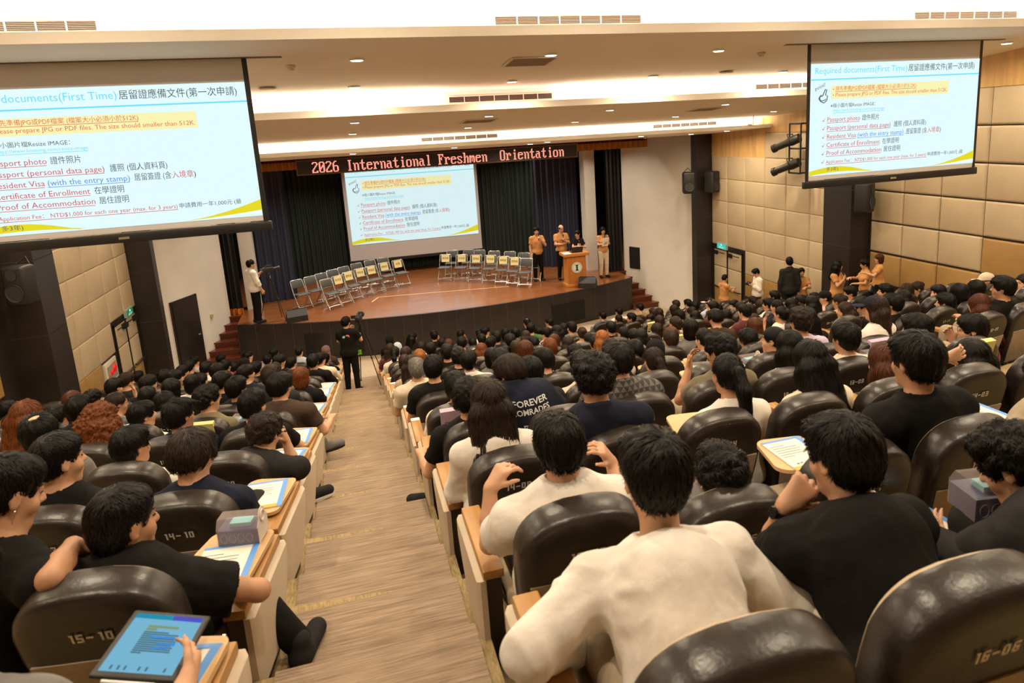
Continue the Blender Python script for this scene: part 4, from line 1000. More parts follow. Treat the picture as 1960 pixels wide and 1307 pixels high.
def shirt_mesh(J, vs, sleeve=.62, hem=None, g=.013, hood=False, collar=0, loose=0, wr=1.0, seed=0):
    lo, hi = bounds(J); S_ = SDF(lo, hi, vs); torso(S_, J, g+loose)
    for i in (0, 1):
        sh, el, w = J['sh'][i], J['el'][i], J['wr'][i]; d = unit(el-sh); fr = .88 if J['female'] else 1
        if sleeve <= 1:
            c = sh+(el-sh)*sleeve; S_.cone(sh+d*.01, sh+(el-sh)*1.05, (.046+g+loose)*fr, (.046+g+loose*1.4)*fr, .05, clip=(c, d))
        else:
            S_.cone(sh+d*.01, el, (.046+g+loose)*fr, (.041+g+loose)*fr, .05); c = el+(w-el)*(sleeve-1); S_.cone(el, el+(w-el)*1.05, (.041+g+loose)*fr, (.030+g*.7+loose)*fr, .02, clip=(c, unit(w-el)))
    nb, H, R = J['nb'], J['H'], J['R']
    if hood: S_.ell(nb+J['B']@V3(0, -.075, -.035), (.12, .05, .085), .03)
    if collar: S_.cone(nb+V3(0, -.012, -.01), nb+V3(0, -.006, .035), .074, .066, .012, clip=(nb+V3(0, 0, .035+.01), V3(0, .3, 1)))
    S_.cone(nb+V3(0, .012, -.02), H+R@V3(0, -.01, -.03), .0615, .058, .006, 'sub')
    hz = hem if hem is not None else (J['pel'][2]-.05)
    S_.cut(V3(0, 0, hz), V3(0, 0, -1))
    P, Q = S_.mesh(); P = relax(P, Q, 1, .4); N = vnormals(P, Q)
    q = P*np.array([1, 1, .55])+np.stack([hash3(P+seed, 7), hash3(P+5+seed, 7), hash3(P+9+seed, 7)], 1)*.05
    fold = np.abs(hash3(q*np.array([1, 1, 1.6])+hash3(P+2, 5)[:, None]*.03+seed, 16)); P = P+N*((hash3(q+seed, 12)*.0055+(.5-fold)*.0045+hash3(q+3, 34)*.0016)*wr)[:, None]
    return P, Q
def pants_mesh(J, vs, length=1.0, g=.012, loose=0.0):
    lo, hi = bounds(J); S_ = SDF(lo, hi, vs); S_.ell(J['pel']+V3(0, 0, .01), (.155+g, .115+g, .12+g), .04, clip=(J['pel']+V3(0, 0, .07), V3(0, 0, 1)))
    for i in (0, 1):
        S_.cone(J['hip'][i], J['kn'][i], .085+g, .060+g+loose, .03)
        c = J['kn'][i]+(J['an'][i]-J['kn'][i])*length; S_.cone(J['kn'][i], J['an'][i], .059+g+loose, .044+g+loose, .02, clip=(c, unit(J['an'][i]-J['kn'][i])))
    P, Q = S_.mesh(); P = relax(P, Q, 1, .4); N = vnormals(P, Q); P = P+N*(hash3(P, 12)*.004)[:, None]
    return P, Q
def shoe_mesh(J, vs, i):
    s = (-1, 1)[i]; a = J['an'][i]; S_ = SDF(a-V3(.12, .12, .1), a+V3(.12, .22, .12), vs)
    S_.cone(a+V3(0, -.035, -.03), a+V3(s*.03, .14, -.03), .045, .04, .02); S_.cone(a+V3(0, -.01, -.02), a+V3(0, -.01, .03), .046, .044, .02)
    S_.cut(V3(0, 0, a[2]-.07), V3(0, 0, -1)); return S_.mesh()
# ---- hair, in head space (x right, y ahead, z up, origin between the ears)
def hair_sdf(style, vs, seed=0):
    rg = np.random.default_rng(seed); j = lambda a: rg.uniform(-a, a)
    S_ = SDF((-.17, -.26, -.52), (.17, .15, .19), vs)
    face = lambda: (S_.ell((0, .105, -.035), (.074, .078, .088), .02, 'sub'), S_.ell((0, .09, -.10), (.075, .09, .08), .02, 'sub'))
    def ears(): [S_.ell((s*.094, .008, -.026), (.034, .044, .046), .015, 'sub') for s in (-1, 1)]
    if style in ('short', 'crop', 'swoosh', 'curly', 'bowl', 'thin', 'fade'):
        b = dict(short=.004, crop=-.003, swoosh=.004, curly=.012, bowl=.010, thin=0, fade=-.005)[style]
        S_.ell((0, -.016, .036), (.083+b, .101+b, .092+b), .02)
        S_.ell((0, -.043, -.005), (.071+b*.4, .066+b*.4, .085), .03)
        if style == 'fade': S_.ell((0, .0, .075), (.074, .088, .056), .03)
        if style in ('short', 'swoosh', 'curly', 'bowl'): S_.ell((j(.01), .035, .080+b), (.068, .055, .031), .03)
        if style == 'swoosh':
            for a in np.linspace(-.05, .05, 5): S_.cone((a*.5, -.03, .118), (a*1.5+.01, .08, .085), .02, .012, .015)
        if style == 'bowl': S_.ell((0, -.01, .01), (.096, .112, .075), .03)
        face(); S_.cut((0, -.10, -.058 if style != 'bowl' else -.05), V3(0, .30, -1)); ears()
        if style == 'thin': S_.ell((0, -.03, .140), (.036, .048, .048), .02, 'sub')
    elif style in ('bob', 'long', 'curlylong', 'longside'):
        b = .014 if style == 'curlylong' else 0
        S_.ell((0, -.018, .034), (.089+b, .104+b, .094+b), .02); S_.ell((0, -.028, -.045), (.094+b*2, .092+b*2, .105), .03)
        if style != 'bob':
            z = -.40 if style == 'long' else -.34
            for x in (-.055, 0, .055): S_.cone((x, -.075, -.03), (x*1.25+j(.01), -.118, z+.1), .058+b*2.5, .050+b*3, .03); S_.cone((x*1.25, -.118, z+.1), (x*1.1, -.115, z), .050+b*3, .022+b, .03)
            for s in (-1, 1): S_.cone((s*.08, -.01, -.06), (s*.085, -.05, -.2), .034+b*2, .034+b*2, .03)
        face(); S_.ell((0, .09, -.17), (.062, .11, .12), .02, 'sub')
        if style == 'bob': S_.cut((0, 0, -.125), V3(0, .1, -1))
    elif style in ('pony', 'bun', 'low'):
        S_.ell((0, -.018, .034), (.081, .099, .090), .02); S_.ell((0, -.045, -.010), (.074, .068, .078), .03)
        face(); S_.cut((0, -.10, -.068), V3(0, .3, -1)); ears()
        if style == 'pony':
            S_.ell((0, -.118, .035), (.022, .022, .024), .01); S_.cone((0, -.125, .035), (.005, -.165, -.06), .030, .040, .02); S_.cone((.005, -.165, -.06), (.015, -.155, -.31), .040, .018, .02)
        elif style == 'low': S_.cone((0, -.10, -.035), (.01, -.135, -.12), .03, .036, .02); S_.cone((.01, -.135, -.12), (.02, -.14, -.30), .036, .016, .02)
        else: S_.ell((0, -.10, .055), (.045, .04, .042), .012)
    elif style == 'bald':
        S_.ell((0, -.016, .030), (.080, .098, .086), .02); face(); S_.cut((0, -.10, -.066), V3(0, .18, -1)); ears(); S_.cut((0, 0, .035), V3(0, -.2, 1))
    P, Q = S_.mesh(); P = relax(P, Q, 1, .4); N = vnormals(P, Q)
    cr = V3(j(.012), -.055+j(.01), .12); q = P-cr; az = np.arctan2(q[:, 1], q[:, 0]); r = np.linalg.norm(q, axis=1)
    u = np.stack([np.cos(az)*2.2, np.sin(az)*2.2, r*7+P[:, 2]*2], 1)+seed
    amp = dict(crop=.0018, fade=.003, bald=.001, curly=.008, curlylong=.013, short=.0045, swoosh=.004, thin=.003).get(style, .003)
    if style.startswith('curly'): P = P+N*(hash3(P+seed, 38)*amp+hash3(P, 75)*amp*.6)[:, None]
    else: P = P+N*(hash3(u, 3.2)*amp+hash3(u+4, 8)*amp*.5)[:, None]
    return P, Q, cr
def strands(P, Q, cr, style, n, seed=0, w=.0032):
    """thin locks lying on the hair surface"""
    rg = np.random.default_rng(seed+5); N = vnormals(P, Q); A = np.linalg.norm(np.cross(P[Q[:, 2]]-P[Q[:, 0]], P[Q[:, 3]]-P[Q[:, 1]]), axis=1)
    f = rg.choice(len(Q), n, p=A/A.sum()); bw = rg.dirichlet(np.ones(4), n); p = (P[Q[f]]*bw[..., None]).sum(1); nn = (N[Q[f]]*bw[..., None]).sum(1); nn /= np.linalg.norm(nn, axis=1)[:, None]
    d = p-cr; d /= np.maximum(np.linalg.norm(d, axis=1), .01)[:, None]; low = np.clip((.06-p[:, 2])/.09, 0, 1)[:, None]
    d = d*(1-low*.75)+V3(0, 0, -1)*low
    if style in ('pony', 'bun', 'low') : 
        t = V3(0, -.12, .035 if style != 'low' else -.03)-p; bk = (p[:, 1] > -.11)[:, None]; d = np.where(bk, t/np.linalg.norm(t, axis=1)[:, None], V3(0, -.1, -1))
    d = d+rg.normal(0, .22 if style in ('short', 'swoosh', 'thin') else (.9 if style.startswith('curly') else .09), d.shape); d -= nn*(d*nn).sum(1)[:, None]; d /= np.maximum(np.linalg.norm(d, axis=1), 1e-6)[:, None]
    L = rg.uniform(.6, 1.2, n)*dict(crop=.014, fade=.022, bald=.012, bob=.07, long=.11, longside=.11, pony=.05, low=.05, bun=.035, curly=.022, curlylong=.035).get(style, .038); R = .10
    if style in ('long', 'longside', 'pony', 'low', 'curlylong'): R = np.where(p[:, 2] < -.08, 1.2, .11); L = np.where(p[:, 2] > -.02, L*.5, L)
    sd = np.cross(d, nn); V = []; K = 4
    for i in range(K):
        s = L*i/(K-1); c = p+d*s[:, None]-nn*(s*s/(2*R)*.92)[:, None]+nn*(.0028+.002*math.sin(PI*i/(K-1)))
        ww = w*(.55, 1, .8, .12)[i]; V += [c-sd*ww/2, c+sd*ww/2]
    V = np.stack(V, 1).reshape(-1, 3); base = np.arange(n)[:, None]*2*K
    F = np.concatenate([np.concatenate([base+2*i, base+2*i+1, base+2*i+3, base+2*i+2], 1) for i in range(K-1)])
    return V, F
HAIR = {}
def hair_mesh(style, seed=0, hi=False):
    key = (style, seed, hi)
    if key not in HAIR:
        P, Q, cr = hair_sdf(style, .0055 if hi else .009, seed); n = 3600 if hi else 900
        if style in ('long', 'curlylong', 'longside'): n = int(n*1.7)
        V, F = strands(P, Q, cr, style, n, seed, .0030 if hi else .0055)
        P2 = np.concatenate([P, V]); Q2 = np.concatenate([Q, F+len(P)]); HAIR[key] = np_mesh('hair', P2, Q2, [hairmat('k')])
    return HAIR[key]
def setmat(o, m, i=0):
    o.material_slots[i].link = 'OBJECT'; o.material_slots[i].material = m
def R4(R, H):
    M = Matrix.Identity(4)
    for i in range(3):
        for j in range(3): M[i][j] = R[i, j]
        M[i][3] = H[i]
    return M
BODY = {}
def covering(kind, hi=False):
    """cap or headscarf in head space"""
    key = ('cov', kind)
    if key in HAIR: return HAIR[key]
    S_ = SDF((-.22, -.24, -.30), (.22, .24, .2), .008)
    if kind == 'cap':
        S_.ell((0, -.012, .045), (.089, .108, .085), .02); S_.cut((0, 0, .022), V3(0, -.05, -1)); S_.cone((-.045, .085, .028), (.045, .085, .028), .008, .008, .01); S_.ell((0, .135, .022), (.072, .075, .007), .012)
    else:
        S_.ell((0, -.016, .030), (.092, .112, .098), .02); S_.ell((0, -.02, -.06), (.088, .098, .09), .03); S_.cone((0, -.01, -.1), (0, -.03, -.24), .085, .15, .04); S_.ell((0, .105, -.02), (.055, .06, .068), .015, 'sub')
        S_.cut((0, 0, -.235), V3(0, 0, -1))
    P, Q = S_.mesh(); P = relax(P, Q, 2); N = vnormals(P, Q); P = P+N*(hash3(P, 20)*.003)[:, None]
    HAIR[key] = np_mesh('head_cover', P, Q, [cloth('black')]); return HAIR[key]
def glasses_mesh():
    if 'gl' in HAIR: return HAIR['gl']
    b = MB()
    for s in (-1, 1):
        b.tube([(s*.031+.021*math.cos(a), .100, .010+.016*math.sin(a)) for a in np.linspace(0, 2*PI, 15)], .0016, 5); b.tube([(s*.052, .098, .014), (s*.080, .06, .012), (s*.083, -.01, .008)], .0016, 5)
    b.tube([(-.010, .102, .012), (.010, .102, .012)], .0016, 5); HAIR['gl'] = b.mesh('glasses', [mat('spectacle_frame', (.02, .018, .018), .3)], 3.2); return HAIR['gl']
def person(J, loc, rz=0, vs=.014, hair='short', hc='k', top='black', sleeve=.62, pants='charcoal', tone=0, key=None, label=None, group=None, hseed=0, hi=False, cov=None, covc='black', glasses=False, hood=False, collar=0, loose=.004, legs=True, name='person', hem=None, plen=1.0, wr=1.0):
    """one person: the body is a single mesh; hair, top, trousers and shoes are its parts"""
    if key is None or ('b', key) not in BODY:
        P, Q, mi = body_mesh(J, vs); mb = np_mesh('person_body', P, Q, [skin(0), M_lip, M_eye, M_brow], mi)
        if key is not None: BODY['b', key] = mb
    else: mb = BODY['b', key]
    k2 = (key, round(sleeve, 2), hood, bool(collar), round(loose, 3), hem)
    if key is None or ('s', k2) not in BODY:
        P, Q = shirt_mesh(J, vs, sleeve, hood=hood, collar=collar, loose=loose, hem=hem, wr=wr, seed=len(BODY)); ms = np_mesh('top', P, Q, [cloth('black')])
        if key is not None: BODY['s', k2] = ms
    else: ms = BODY['s', k2]
    o = link(name, mb, None, loc, rz, label=label, cat='person', group=group); setmat(o, skin(tone))
    t = link('shirt', ms, o); setmat(t, cloth(top))
    if legs:
        k3 = ('p', key if key is None or J['kind'] != 'sit' else 'sit', plen)
        if key is None or k3 not in BODY:
            P, Q = pants_mesh(J, max(vs, .012), plen); mp = np_mesh('trousers', P, Q, [cloth('black')]); mz = [np_mesh('shoe', *shoe_mesh(J, .012, i), [cloth('black')]) for i in (0, 1)]
            if key is not None: BODY[k3] = (mp, mz)
        else: mp, mz = BODY[k3]
        p = link('trousers', mp, o); setmat(p, cloth(pants)); [setmat(link('shoe', z, o), cloth('charcoal')) for z in mz]
    M = R4(J['R'], J['H'])
    if hair:
        h = link('hair', hair_mesh(hair, hseed, hi), o); h.matrix_local = M; setmat(h, hairmat(hc))
    if cov:
        c = link({'cap': 'cap', 'hijab': 'headscarf'}[cov], covering(cov), o); c.matrix_local = M; setmat(c, cloth(covc))
    if glasses: g = link('glasses', glasses_mesh(), o); g.matrix_local = M
    return o
# ---------------------------------------------------------------- the audience: head position in the photograph -> seat it belongs to
# each entry: x y width hair colour top [options]; options: yN head turn, pN nod, ls long sleeves, hd hood, cl collar, cap:c / hij:c head cover, gl spectacles, af hand at face, ad arms on the tablet
REG = dict(A=(0, 640, 4.9), D=(0, 780, 4.84), Z=(0, 740, 2.305), C=(380, 660, 4.667), E=(700, 600, 6.533), F=(1000, 580, 6.533), G=(1280, 440, 2.841), H=(1280, 540, 5.765), M=(700, 560, 3.267))
AUD = """
A 15 730 60 short k orange af y40|A 265 770 215 long a brown y25|D 385 240 330 thin k grey ls y20|A 690 625 130 bob r black|A 745 705 240 short k navy cl y15|A 545 780 130 short k blue y10|A 880 640 130 curly k black|A 960 800 300 curlylong a mustard y10
A 1075 500 150 short k black af y30|A 1190 440 150 short d charcoal y20|A 1100 650 150 low d grey gl y50|A 1340 760 205 short k white y45|A 1320 480 150 short k black y40|A 1395 440 85 short k brown y30|A 1385 590 165 short k black y10|A 1555 640 170 long k black
A 1540 520 170 bob k olive y30|A 1545 405 105 short k maroon y20|A 1645 415 95 short k olive y50|A 1755 465 145 bob k white|A 1780 305 90 short k black|A 1830 255 80 short k striped y20|A 1935 320 95 short k white|A 1715 355 85 short k charcoal|A 1890 440 105 short k black|A 1690 760 225 swoosh k navy y40
C 85 490 170 curly k olive cl ls af gl y45|D 1225 365 310 short k white y35|C 490 540 235 short k black y12|C 725 380 180 short k brown cl y20 wd|C 830 310 120 short k slate af y30|C 970 280 140 bob a black y40|C 1025 150 112 short k black hd y10|C 1090 130 95 short k cream ls y20|C 1140 50 85 short k brown hij:mauve|C 1150 130 70 short k black
C 900 65 72 crop k ltblue cl y10|C 677 75 85 bob k black|C 620 135 80 short k check|C 725 150 95 short k black y35|C 835 165 80 short k grey y30|C 895 160 80 short k black hij:black|C 690 220 115 short k black hij:charcoal|C 620 290 140 short d charcoal y10|C 430 260 150 short k navy y40 af|C 345 390 165 short k black y30|C 275 320 110 short k black hij:charcoal
C 80 350 120 short k black gl y40|C 170 240 115 short k black y40|C 70 215 95 short k white cl|C 245 190 85 short k redstripe|C 325 205 80 short k redstripe|C 205 130 90 short k black|C 415 170 85 short k black hij:black|C 445 105 85 short k brown y30|C 520 210 85 short k black|A 1300 400 85 short k black
E 300 340 105 short k black hij:black|E 290 450 130 long b maroon|E 370 490 135 pony k white|E 400 430 90 short k ltblue hij:ltblue|E 505 500 130 bob b beige|E 490 610 105 bob b charcoal|E 575 640 140 long d beige ls|E 625 700 190 short g cream|E 850 690 265 short k black|E 1030 630 130 short k charcoal y30|E 1130 920 265 short k cream cl|E 590 300 105 long k black y60|E 855 280 105 short k black af
E 1190 265 105 short k charcoal y40 af|E 1205 370 130 short k black|E 1500 230 110 short k white gl y60|E 1420 265 70 short k black|E 1745 245 95 bob k black|E 1635 300 115 short k navy|E 1870 250 105 short k green|E 1340 390 110 short k black|E 1450 330 120 short k white|E 1570 375 130 short k mustard y30|E 1450 465 130 long a orange|E 1805 350 125 short k grey|E 1860 440 140 bob b black|E 1040 390 130 bob r charcoal|E 960 375 105 short k black
E 700 430 105 short d white y10|E 810 455 135 short k orange|E 775 535 145 bun o white|E 1020 490 150 short k black y10|E 1050 600 130 bun d brown|E 1160 550 140 curly k black|E 1290 600 200 short k white cl y10|E 1570 545 150 bob k grey|E 1690 600 210 short k navy|E 1810 510 150 short k charcoal
F 55 250 95 thin k black|F 105 320 112 short k green y10|F 200 360 80 bob k black|F 335 245 90 short k charcoal y-30|F 290 385 115 short k pink y-50|F 430 360 135 long k white|F 510 320 85 long k black|F 615 310 110 short k grey|F 735 385 108 bun b beige|F 1000 160 88 short k denim ls|F 1205 110 88 short k white af|F 1200 235 85 low k black
F 1360 190 98 short k white y-70 tone3|F 1465 60 98 short k tan|F 1600 215 110 short k black y-120|F 1635 130 100 short b blue|F 1065 320 125 short k black|F 830 480 135 crop k denim|F 1000 450 155 long o black|F 910 560 155 crop k black|F 570 560 140 long d black|F 665 650 180 short k khaki y-15|F 350 560 175 short a navy|F 400 480 120 bob r black y20|F 30 600 180 bob r black|F 145 510 110 short k charcoal|F 265 720 215 short k black y-30
F 40 420 110 long b black|F 1105 590 205 bob d cream|F 1205 730 305 short k triangles cl wd|F 900 950 440 curly k navy cl wd|F 1260 415 128 crop k black|F 1395 460 150 short k black|F 1545 420 155 long k black|F 1585 325 115 bob b white|F 1410 650 165 short k black|F 1660 600 195 short k black hij:black|F 1640 720 240 pony d black|F 1850 455 180 short b black|F 1300 345 95 bun b brown|F 1895 90 95 short k white|F 1920 165 85 short b charcoal
F 1905 260 115 short k black|F 1870 350 130 bob k grey|F 100 860 175 short k charcoal y-30|F 745 790 215 curly k cream y-20
M 640 660 150 curly k black|M 770 690 235 long d white p6 hd
G 1820 555 190 short k charcoal gl y-35 af|G 1455 525 148 short k brown y-25|G 1780 490 160 long r crimson|G 1170 760 185 long r black ls|G 1050 665 150 long k cream ls p12|G 960 590 115 short k cream|G 985 490 92 long b cream y-65|G 720 620 140 long k striped|G 715 500 110 curly d lilac|G 565 600 140 crop k black gl y-45|G 540 750 138 pony k white p5 y-10
G 275 660 138 curly k olive y-20 af|G 350 620 105 long b white p10|G 190 595 88 low k yellow y-20|G 430 600 100 short k black|G 465 530 92 bob r black|G 875 460 80 long k black|G 1130 425 98 long b white cap:navy y-40|G 1215 405 100 short k black cl ls y-40|G 1055 440 75 short k black p25|G 775 400 82 long k white|G 610 460 72 bun k white y-20 af|G 925 390 72 bun b beige|G 845 370 68 crop k pink cap:black y-70|G 985 345 72 short k white y-60
G 1175 335 70 short k black y-40|G 1345 325 72 bun b pink y-70|G 1305 380 72 bob b black y-75|G 1355 425 90 long k black|G 1465 380 74 short k black y-75|G 1535 405 92 short k white y-40|G 1575 345 80 bob k black y-30|G 1615 330 78 bob k black|G 1740 275 74 crop k white cap:cream y-60 af|G 1815 318 112 short k black gl y-35|G 1925 290 72 crop k purple y-80|G 190 800 100 short k black p30
H 100 245 76 short b brown|H 210 240 84 short k white af|H 450 235 84 short k ltblue cap:pink y-30|H 485 285 80 short k maroon y-60|H 535 310 80 bob k black|H 55 310 90 bob d black|H 90 375 90 short r black|H 250 330 100 bob d black|H 285 410 110 long k striped|H 285 270 88 short k black|H 70 460 115 bun b striped|H 50 540 105 bob d black|H 30 620 125 short a black|H 555 395 118 bowl k brown p15|H 630 380 92 short k charcoal
H 785 290 98 long d black|H 720 265 65 short k blue y-80|H 835 330 130 short k maroon y-15|H 930 240 88 short k black|H 1005 265 98 bob b black|H 1100 250 100 short k white y-30|H 1190 275 110 crop k navy y-25|H 1000 390 108 low d black|H 1165 160 96 short k slate y-30|H 1345 255 100 long k black|H 1465 240 88 short k white|H 1600 200 92 bob k black
"""
HD = dict(k='black', b='dark brown', r='reddish brown', o='orange', a='auburn', g='grey', d='brown-black')
HN = dict(fade='cropped {} hair', short='short {} hair', crop='cropped {} hair', swoosh='swept short {} hair', curly='curly {} hair', bowl='bowl-cut {} hair', thin='thinning {} hair', bob='chin-length {} hair', long='long {} hair', longside='long {} hair', curlylong='long curly {} hair', pony='{} ponytail', low='low {} ponytail', bun='{} hair bun', bald='balding head')
ORD = 'first second third fourth fifth sixth seventh eighth ninth tenth eleventh twelfth thirteenth fourteenth fifteenth sixteenth'.split()
FEM = {'long', 'bob', 'pony', 'low', 'bun', 'curlylong', 'longside'}
def who(hair, hc, cov, covc):
    if cov == 'hijab': return f'{TOPN.get(covc, covc)} headscarf'
    return (f'{covc} cap' if cov == 'cap' else HN[hair].format(HD[hc]))
def place_word(r, c):
    if c >= 10 and c % 2 == 0: return f'row {r} from stage, {ORD[(c-10)//2]} seat left of aisle'
    if c >= 9: return f'row {r} from stage, {ORD[(c-9)//2]} seat in right block'
    k = (8-c)//2 if c % 2 == 0 else 4+(c-1)//2
    return f'row {r} from stage, {ORD[k]} seat right of aisle'
TOPN = dict(ltblue='light blue', redstripe='red striped', check='checkered', triangles='triangle-print', striped='striped', slate='slate blue')
TAKEN = {}
HEADY = .17
def find_seat(px, py, w):
    best = []
    for (r, c), e in SEATS.items():
        p, a = seat_pos(r, c)
        q = at(px, py, 'y', p.y+HEADY); d = (q-CAM).dot(FW)
        dx = q.x-(p.x+HEADY*math.sin(-a)*-1 if a else p.x); zr = q.z-p.z-.945; ww = math.log(max(w, 5)*d/FPX/.180)
        best.append(((dx/.14)**2+(zr/.06)**2+(ww/.15)**2, r, c, dx, zr, q))
    best.sort(key=lambda t: t[0]); return best
POSES = {}; PERS = {}
def build_audience():
    ent = []
    for ln in AUD.strip().splitlines():
        reg = ln.split()[0]
        for s in ln.split('|'):
            t = s.split()
            if t[0] in REG: reg = t.pop(0)
            ox, oy, k = REG[reg]; ent.append((ox+float(t[0])/k, oy+float(t[1])/k, float(t[2])/k, t[3], t[4], t[5], t[6:]))
    ent.sort(key=lambda e: -e[2]); lost = 0
    rg = random.Random(3)
    for i, (px, py, w, hair, hc, top, op) in enumerate(ent):
        cs = [b for b in find_seat(px, py, w) if (b[1], b[2]) not in TAKEN and (b[1], b[2]) not in HERO_SEATS]
        if not cs or cs[0][0] > 60: continue
        _, r, c, dx, zr, q = cs[0]; TAKEN[r, c] = i
        p, a = seat_pos(r, c)
        wide = 1; yaw = None; pit = rg.uniform(-4, 9); arms = [rg.choice(['lap', 'lap', 'arm', 'desk']), rg.choice(['lap', 'lap', 'arm', 'desk'])]; sl = .62; kw = {}; cov = covc = None; tone = rg.choice([0, 0, 0, 1, 1, 2])
        for o in op:
            if o[0] == 'y' and o[1:].lstrip('-').isdigit(): yaw = int(o[1:])
            elif o[0] == 'p' and o[1:].isdigit(): pit = int(o[1:])+4
            elif o == 'ls': sl = 1.9
            elif o == 'hd': kw['hood'] = True; sl = 1.9
            elif o == 'cl': kw['collar'] = 1
            elif o == 'gl': kw['glasses'] = True
            elif o == 'af': arms[rg.randint(0, 1)] = 'face'
            elif o == 'ad': arms = ['desk', 'desk']
            elif o == 'wd': wide = 1.14
            elif o.startswith('cap:'): cov, covc = 'cap', o[4:]
            elif o.startswith('hij:'): cov, covc = 'hijab', o[4:]
            elif o.startswith('tone'): tone = int(o[4:])
        base = math.degrees(math.atan2(1.9-p.x, 21-p.y))+math.degrees(a)*0
        lookyaw = (base if yaw is None else base*.4+yaw)+rg.uniform(-6, 6)
        yb = round((lookyaw+math.degrees(a))/15)*15; pb = round(pit/8)*8; near = w > 40
        if abs(yb) > 75: tw = 30 if yb > 0 else -30
        elif abs(yb) >= 45: tw = 15 if yb > 0 else -15
        else: tw = 0
        fem = hair in FEM or cov == 'hijab'; lean = rg.choice([0, .03, .07]) if not near else rg.choice([.02, .06])
        if hair in ('long', 'curlylong', 'longside', 'pony', 'low'): lean = .13
        key = (fem, yb, pb, tuple(arms), round(lean, 2)) if not near else ('n', i)
        if key not in POSES: POSES[key] = fig_joints('sit', lean=lean, yaw=yb-tw, pitch=pb, arms=tuple(arms), female=fem, twist=tw, slump=.0)
        J = POSES[key]
        # put the head where the photograph shows it
        M = Matrix.Rotation(a, 4, 'Z'); h = M @ Vector(J['H']); qq = at(px, py, 'y', p.y+h.y)
        off = Vector((qq.x-(p.x+h.x), 0, qq.z-(p.z+h.z))); lim = .10 if c in (8, 10) else .2; off.x = max(-lim, min(lim, off.x)); off.z = max(-.17, min(.17, off.z))
        loc = p+off
        lb = f'person, {who(hair, hc, cov, covc)}, {TOPN.get(top, top)} top, {place_word(r, c)}'
        if len(lb.split()) > 16: lb = lb.replace('person, ', '')
        if len(lb.split()) > 16: lb = lb.replace(' from stage', '')
        hair_ = None if cov == 'hijab' else hair
        if hair == 'bald': hair_ = 'bald'
        PERS[r, c] = person(J, loc, a, .010 if near else .0145, hair_, hc, top, sl, rg.choice(['charcoal', 'black', 'denim', 'khaki']), tone, key=None if near else key, label=lb, group='seated audience', hseed=rg.randint(0, 2), hi=w > 34, cov=cov, covc=covc or 'black', legs=w > 22, **kw)
        if wide != 1: PERS[r, c].scale = (wide, 1.08, 1)
HERO_SEATS = {(15, 8), (16, 8), (16, 6), (15, 2), (15, 10), (14, 12), (14, 10), (13, 10), (15, 12), (16, 4), (15, 6), (16, 10), (15, 1), (13, 6), (14, 3), (14, 5)}
# ---------------------------------------------------------------- things and people on the stage
def floor_z(x, y):
    yy = y-bend(x); r = 14-math.floor((yy+.12)/D)
    if r < 1: return FRONT
    z = rz_(r)
    if AL < x < AR and (yy+.12) % D < D/2: z += RISE/2
    return z
def folding_chair():
    fr = mat('chair_steel', (.50, .49, .47), .28, 1); pl = mat('chair_grey_plastic', (.075, .08, .08), .45)
    e = empty('folding_chair', (0, 0, 0))           # faces -y
    b = MB()
    for s in (-1, 1): b.tube([(s*.215, -.20, .012), (s*.20, .06, .46), (s*.19, .19, .80)], .011, 8)
    b.tube([(-.19, .19, .80), (-.16, .205, .825), (.16, .205, .825), (.19, .19, .80)], .011, 8); b.tube([(-.21, -.16, .09), (.21, -.16, .09)], .008, 6); b.obj('front_frame', fr, e, smooth=1)
    b = MB()
    for s in (-1, 1): b.tube([(s*.185, .26, .012), (s*.185, -.12, .43)], .010, 8)
    b.tube([(-.185, .245, .03), (.185, .245, .03)], .009, 6); b.obj('rear_frame', fr, e, smooth=1)
    b = MB(); b.rbox((-.19, -.20, .43), (.19, .15, .455), .012); b.obj('seat', pl, e, smooth=.9)
    b = MB(); M = Matrix.Translation((0, .165, .70)) @ Matrix.Rotation(-.22, 4, 'X'); b.rbox((-.185, -.012, -.10), (.185, .012, .11), .011, 0, M); b.obj('backrest', pl, e, smooth=.9)
    return e
